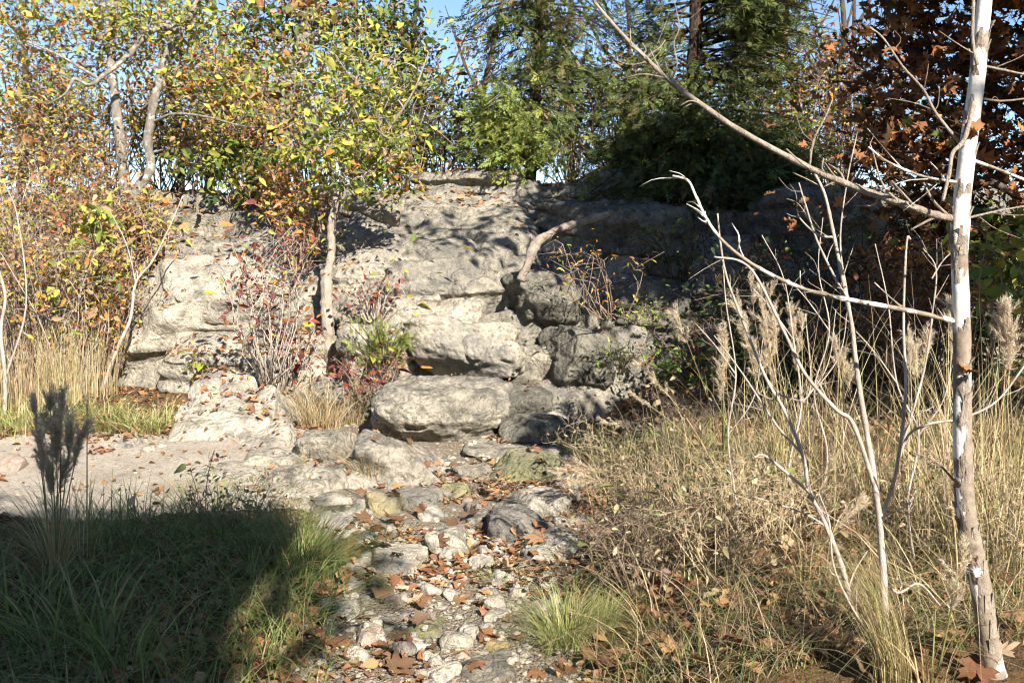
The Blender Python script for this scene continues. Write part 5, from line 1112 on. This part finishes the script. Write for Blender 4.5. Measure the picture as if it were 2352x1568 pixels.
# dark seed-head weeds on the skyline of the shaded bank
for i, (u, v, t, lb) in enumerate([(470, 1215, 1040, 'tallest dry seed-head weed on the shaded bank'), (575, 1210, 1085, 'dark curled-leaf weed on the shaded bank by the path'), (620, 1215, 1100, 'bushy dark weed beside the curled-leaf weed'), (525, 1215, 1130, 'small dark weed below the tallest seed-head weed'), (300, 1240, 1130, 'thin dark weed next to the dense dark plumes'), (668, 1220, 1105, 'dark weed nearest the creek on the shaded bank')]):
    b = put(u, v + 25); h = W(v + 25 - t, b[1])
    build_shrub('seedhead_weed', lb, b, .06 + .04 * (i % 3), h, 'weeds', rg, 7, 60, .028, 'twig_brown', cat='weed', group='dark dry weeds on the shaded bank', tw_r=.0025, side=5)

# ------------------------------------------------------------------ fallen leaves
lv = []
for i in range(16):
    V, F = sy[i % 6]; o = MB().add(V - np.array([0, .45, 0]), F, pick('litter', 1, rg)[0]).build('fallen_leaf', M['dry'], None, False); lv.append(o)
spots = []
for u, v in [(330, 1475), (395, 1505), (500, 1510), (595, 1500), (560, 1450), (700, 1495), (770, 1490), (640, 1465), (610, 1400), (130, 1420), (40, 1330), (30, 1440), (700, 1420), (760, 1340), (735, 1305), (815, 1250), (870, 1260), (840, 1195), (905, 1200), (960, 1385), (880, 1380), (925, 1345), (1000, 1320), (1180, 1270), (1160, 1310), (1240, 1240), (1080, 1190), (1010, 1260), (1120, 1395), (1050, 1390), (1300, 1560), (1240, 1555), (920, 1545), (790, 1480), (690, 1530), (1380, 1545), (1450, 1555), (1880, 1450), (1870, 1490), (2170, 1480), (2300, 1540), (2330, 1450), (1780, 1340), (1830, 1480), (1560, 1555), (1480, 1540), (1620, 1550), (1740, 1300), (1360, 1265), (1330, 1290), (1420, 1245), (1700, 1500), (2000, 1560), (2120, 1555), (2240, 1560)]:
    spots.append((*at(u, v)[:2], rg.uniform(.075, .115)))
while len(spots) < 210:
    if rg.random() < .62: y = rg.uniform(3.5, 7.6); x = creek_x(y) + rg.normal(0, .6) * creek_hw(y)
    elif rg.random() < .75: y = rg.uniform(3.5, 6.5); x = rg.uniform(.2, .55 * y)
    else: y = rg.uniform(3.5, 5.2); x = rg.uniform(-2.6, -.9)
    spots.append((x, y, rg.uniform(.045, .08)))
for i, (x, y, s) in enumerate(spots):
    p, nr = drop(x, y, 2.5)
    o = lv[i % 16] if i < 16 else lv[i % 16].copy()
    if i >= 16: COL.objects.link(o)
    o.location = p + np.array([0, 0, .026 + .05 * (x > .3) * rg.random()]); o.scale = (s, s, s)
    e = Vector(nr).to_track_quat('Z', 'Y').to_euler(); o.rotation_euler = (e.x + rg.normal(0, .25), e.y + rg.normal(0, .25), rg.uniform(0, 6.28))
    where = 'the sunlit weedy bank' if x > creek_x(y) + creek_hw(y) else 'the shaded grass bank' if x < creek_x(y) - creek_hw(y) else 'the stony creek bed'
    tag(o, 'curled orange-brown lobed leaf fallen on ' + where, 'fallen leaf', 'fallen leaves on ' + where)
def litter(name, label, xs_, ys_, n, size, rg, mask=None, pl='litter', top=5.0, cap=None):
    g = MB(); x = rg.uniform(*xs_, n); y = rg.uniform(*ys_, n)
    if mask is not None: k = mask(x, y); x, y = x[k], y[k]
    pos, Zs = [], []
    for a, b in zip(x, y):
        h, nr = drop(a, b, top)
        if nr[2] > .72 and (cap is None or h[2] < flat(np.array([a]), np.array([b]))[0] + cap): pos.append(h + np.array([0, 0, .024 if b < 9 else .008])); Zs.append(nr)
    n = len(pos)
    if not n: return
    pos = np.array(pos); Z = unit(np.array(Zs) + rg.normal(0, .35, (n, 3))); A = unit(rg.normal(size=(n, 3))); Yv = unit(A - Z * (A * Z).sum(1, keepdims=True)); X = np.cross(Yv, Z)
    s = (size * np.exp(rg.normal(0, .3, n)))[:, None]
    g.inst(LEAF_V * np.array([1.3, 1, 2.0]) - np.array([0, .5, 0]), LEAF_F, pos, X * s, Yv * s, Z * s, pick(pl, n, rg))
    tag(g.build(name, M['dry'], None, False), label, 'leaf litter', None, 'stuff')
litter('leaf_litter', 'red-brown leaf litter between the creek stones', (-1.9, 1.0), (3.3, 8.6), 12000, .036, rg, lambda x, y: (np.abs(x - creek_x(y)) < creek_hw(y) + .15) & (fbm(xyz(x, y, None, 1.8), 301, 3) > .12 - .3 * ((y > 5.2) & (y < 7.4))), cap=.045)
litter('leaf_litter', 'orange leaf litter caught on the bluff ledges', (-5, 2.2), (8.8, 13.2), 4200, .04, rg, lambda x, y: fbm(xyz(x, y, None, 2.2), 311, 3) > .30)
litter('leaf_litter', 'tan leaf litter beyond the path', (-6.5, -1.6), (6.2, 10.4), 6000, .045, rg, lambda x, y: (y > 8.0 + .45 * fbm(xyz(x, y, None, 1.2), 321, 3)) | (rg.random(len(x)) < .10))
litter('leaf_litter', 'brown leaf litter under the bank weeds', (0, 4.2), (3.2, 9.0), 6500, .055, rg, lambda x, y: x > creek_x(y) + creek_hw(y))
litter('leaf_litter', 'brown leaf litter in the shaded bank grass', (-3.2, -.8), (3.2, 5.4), 2600, .06, rg)
litter('leaf_litter', 'brown leaf litter on the wooded ridge', (-6, 6), (11.5, 15), 3500, .07, rg)
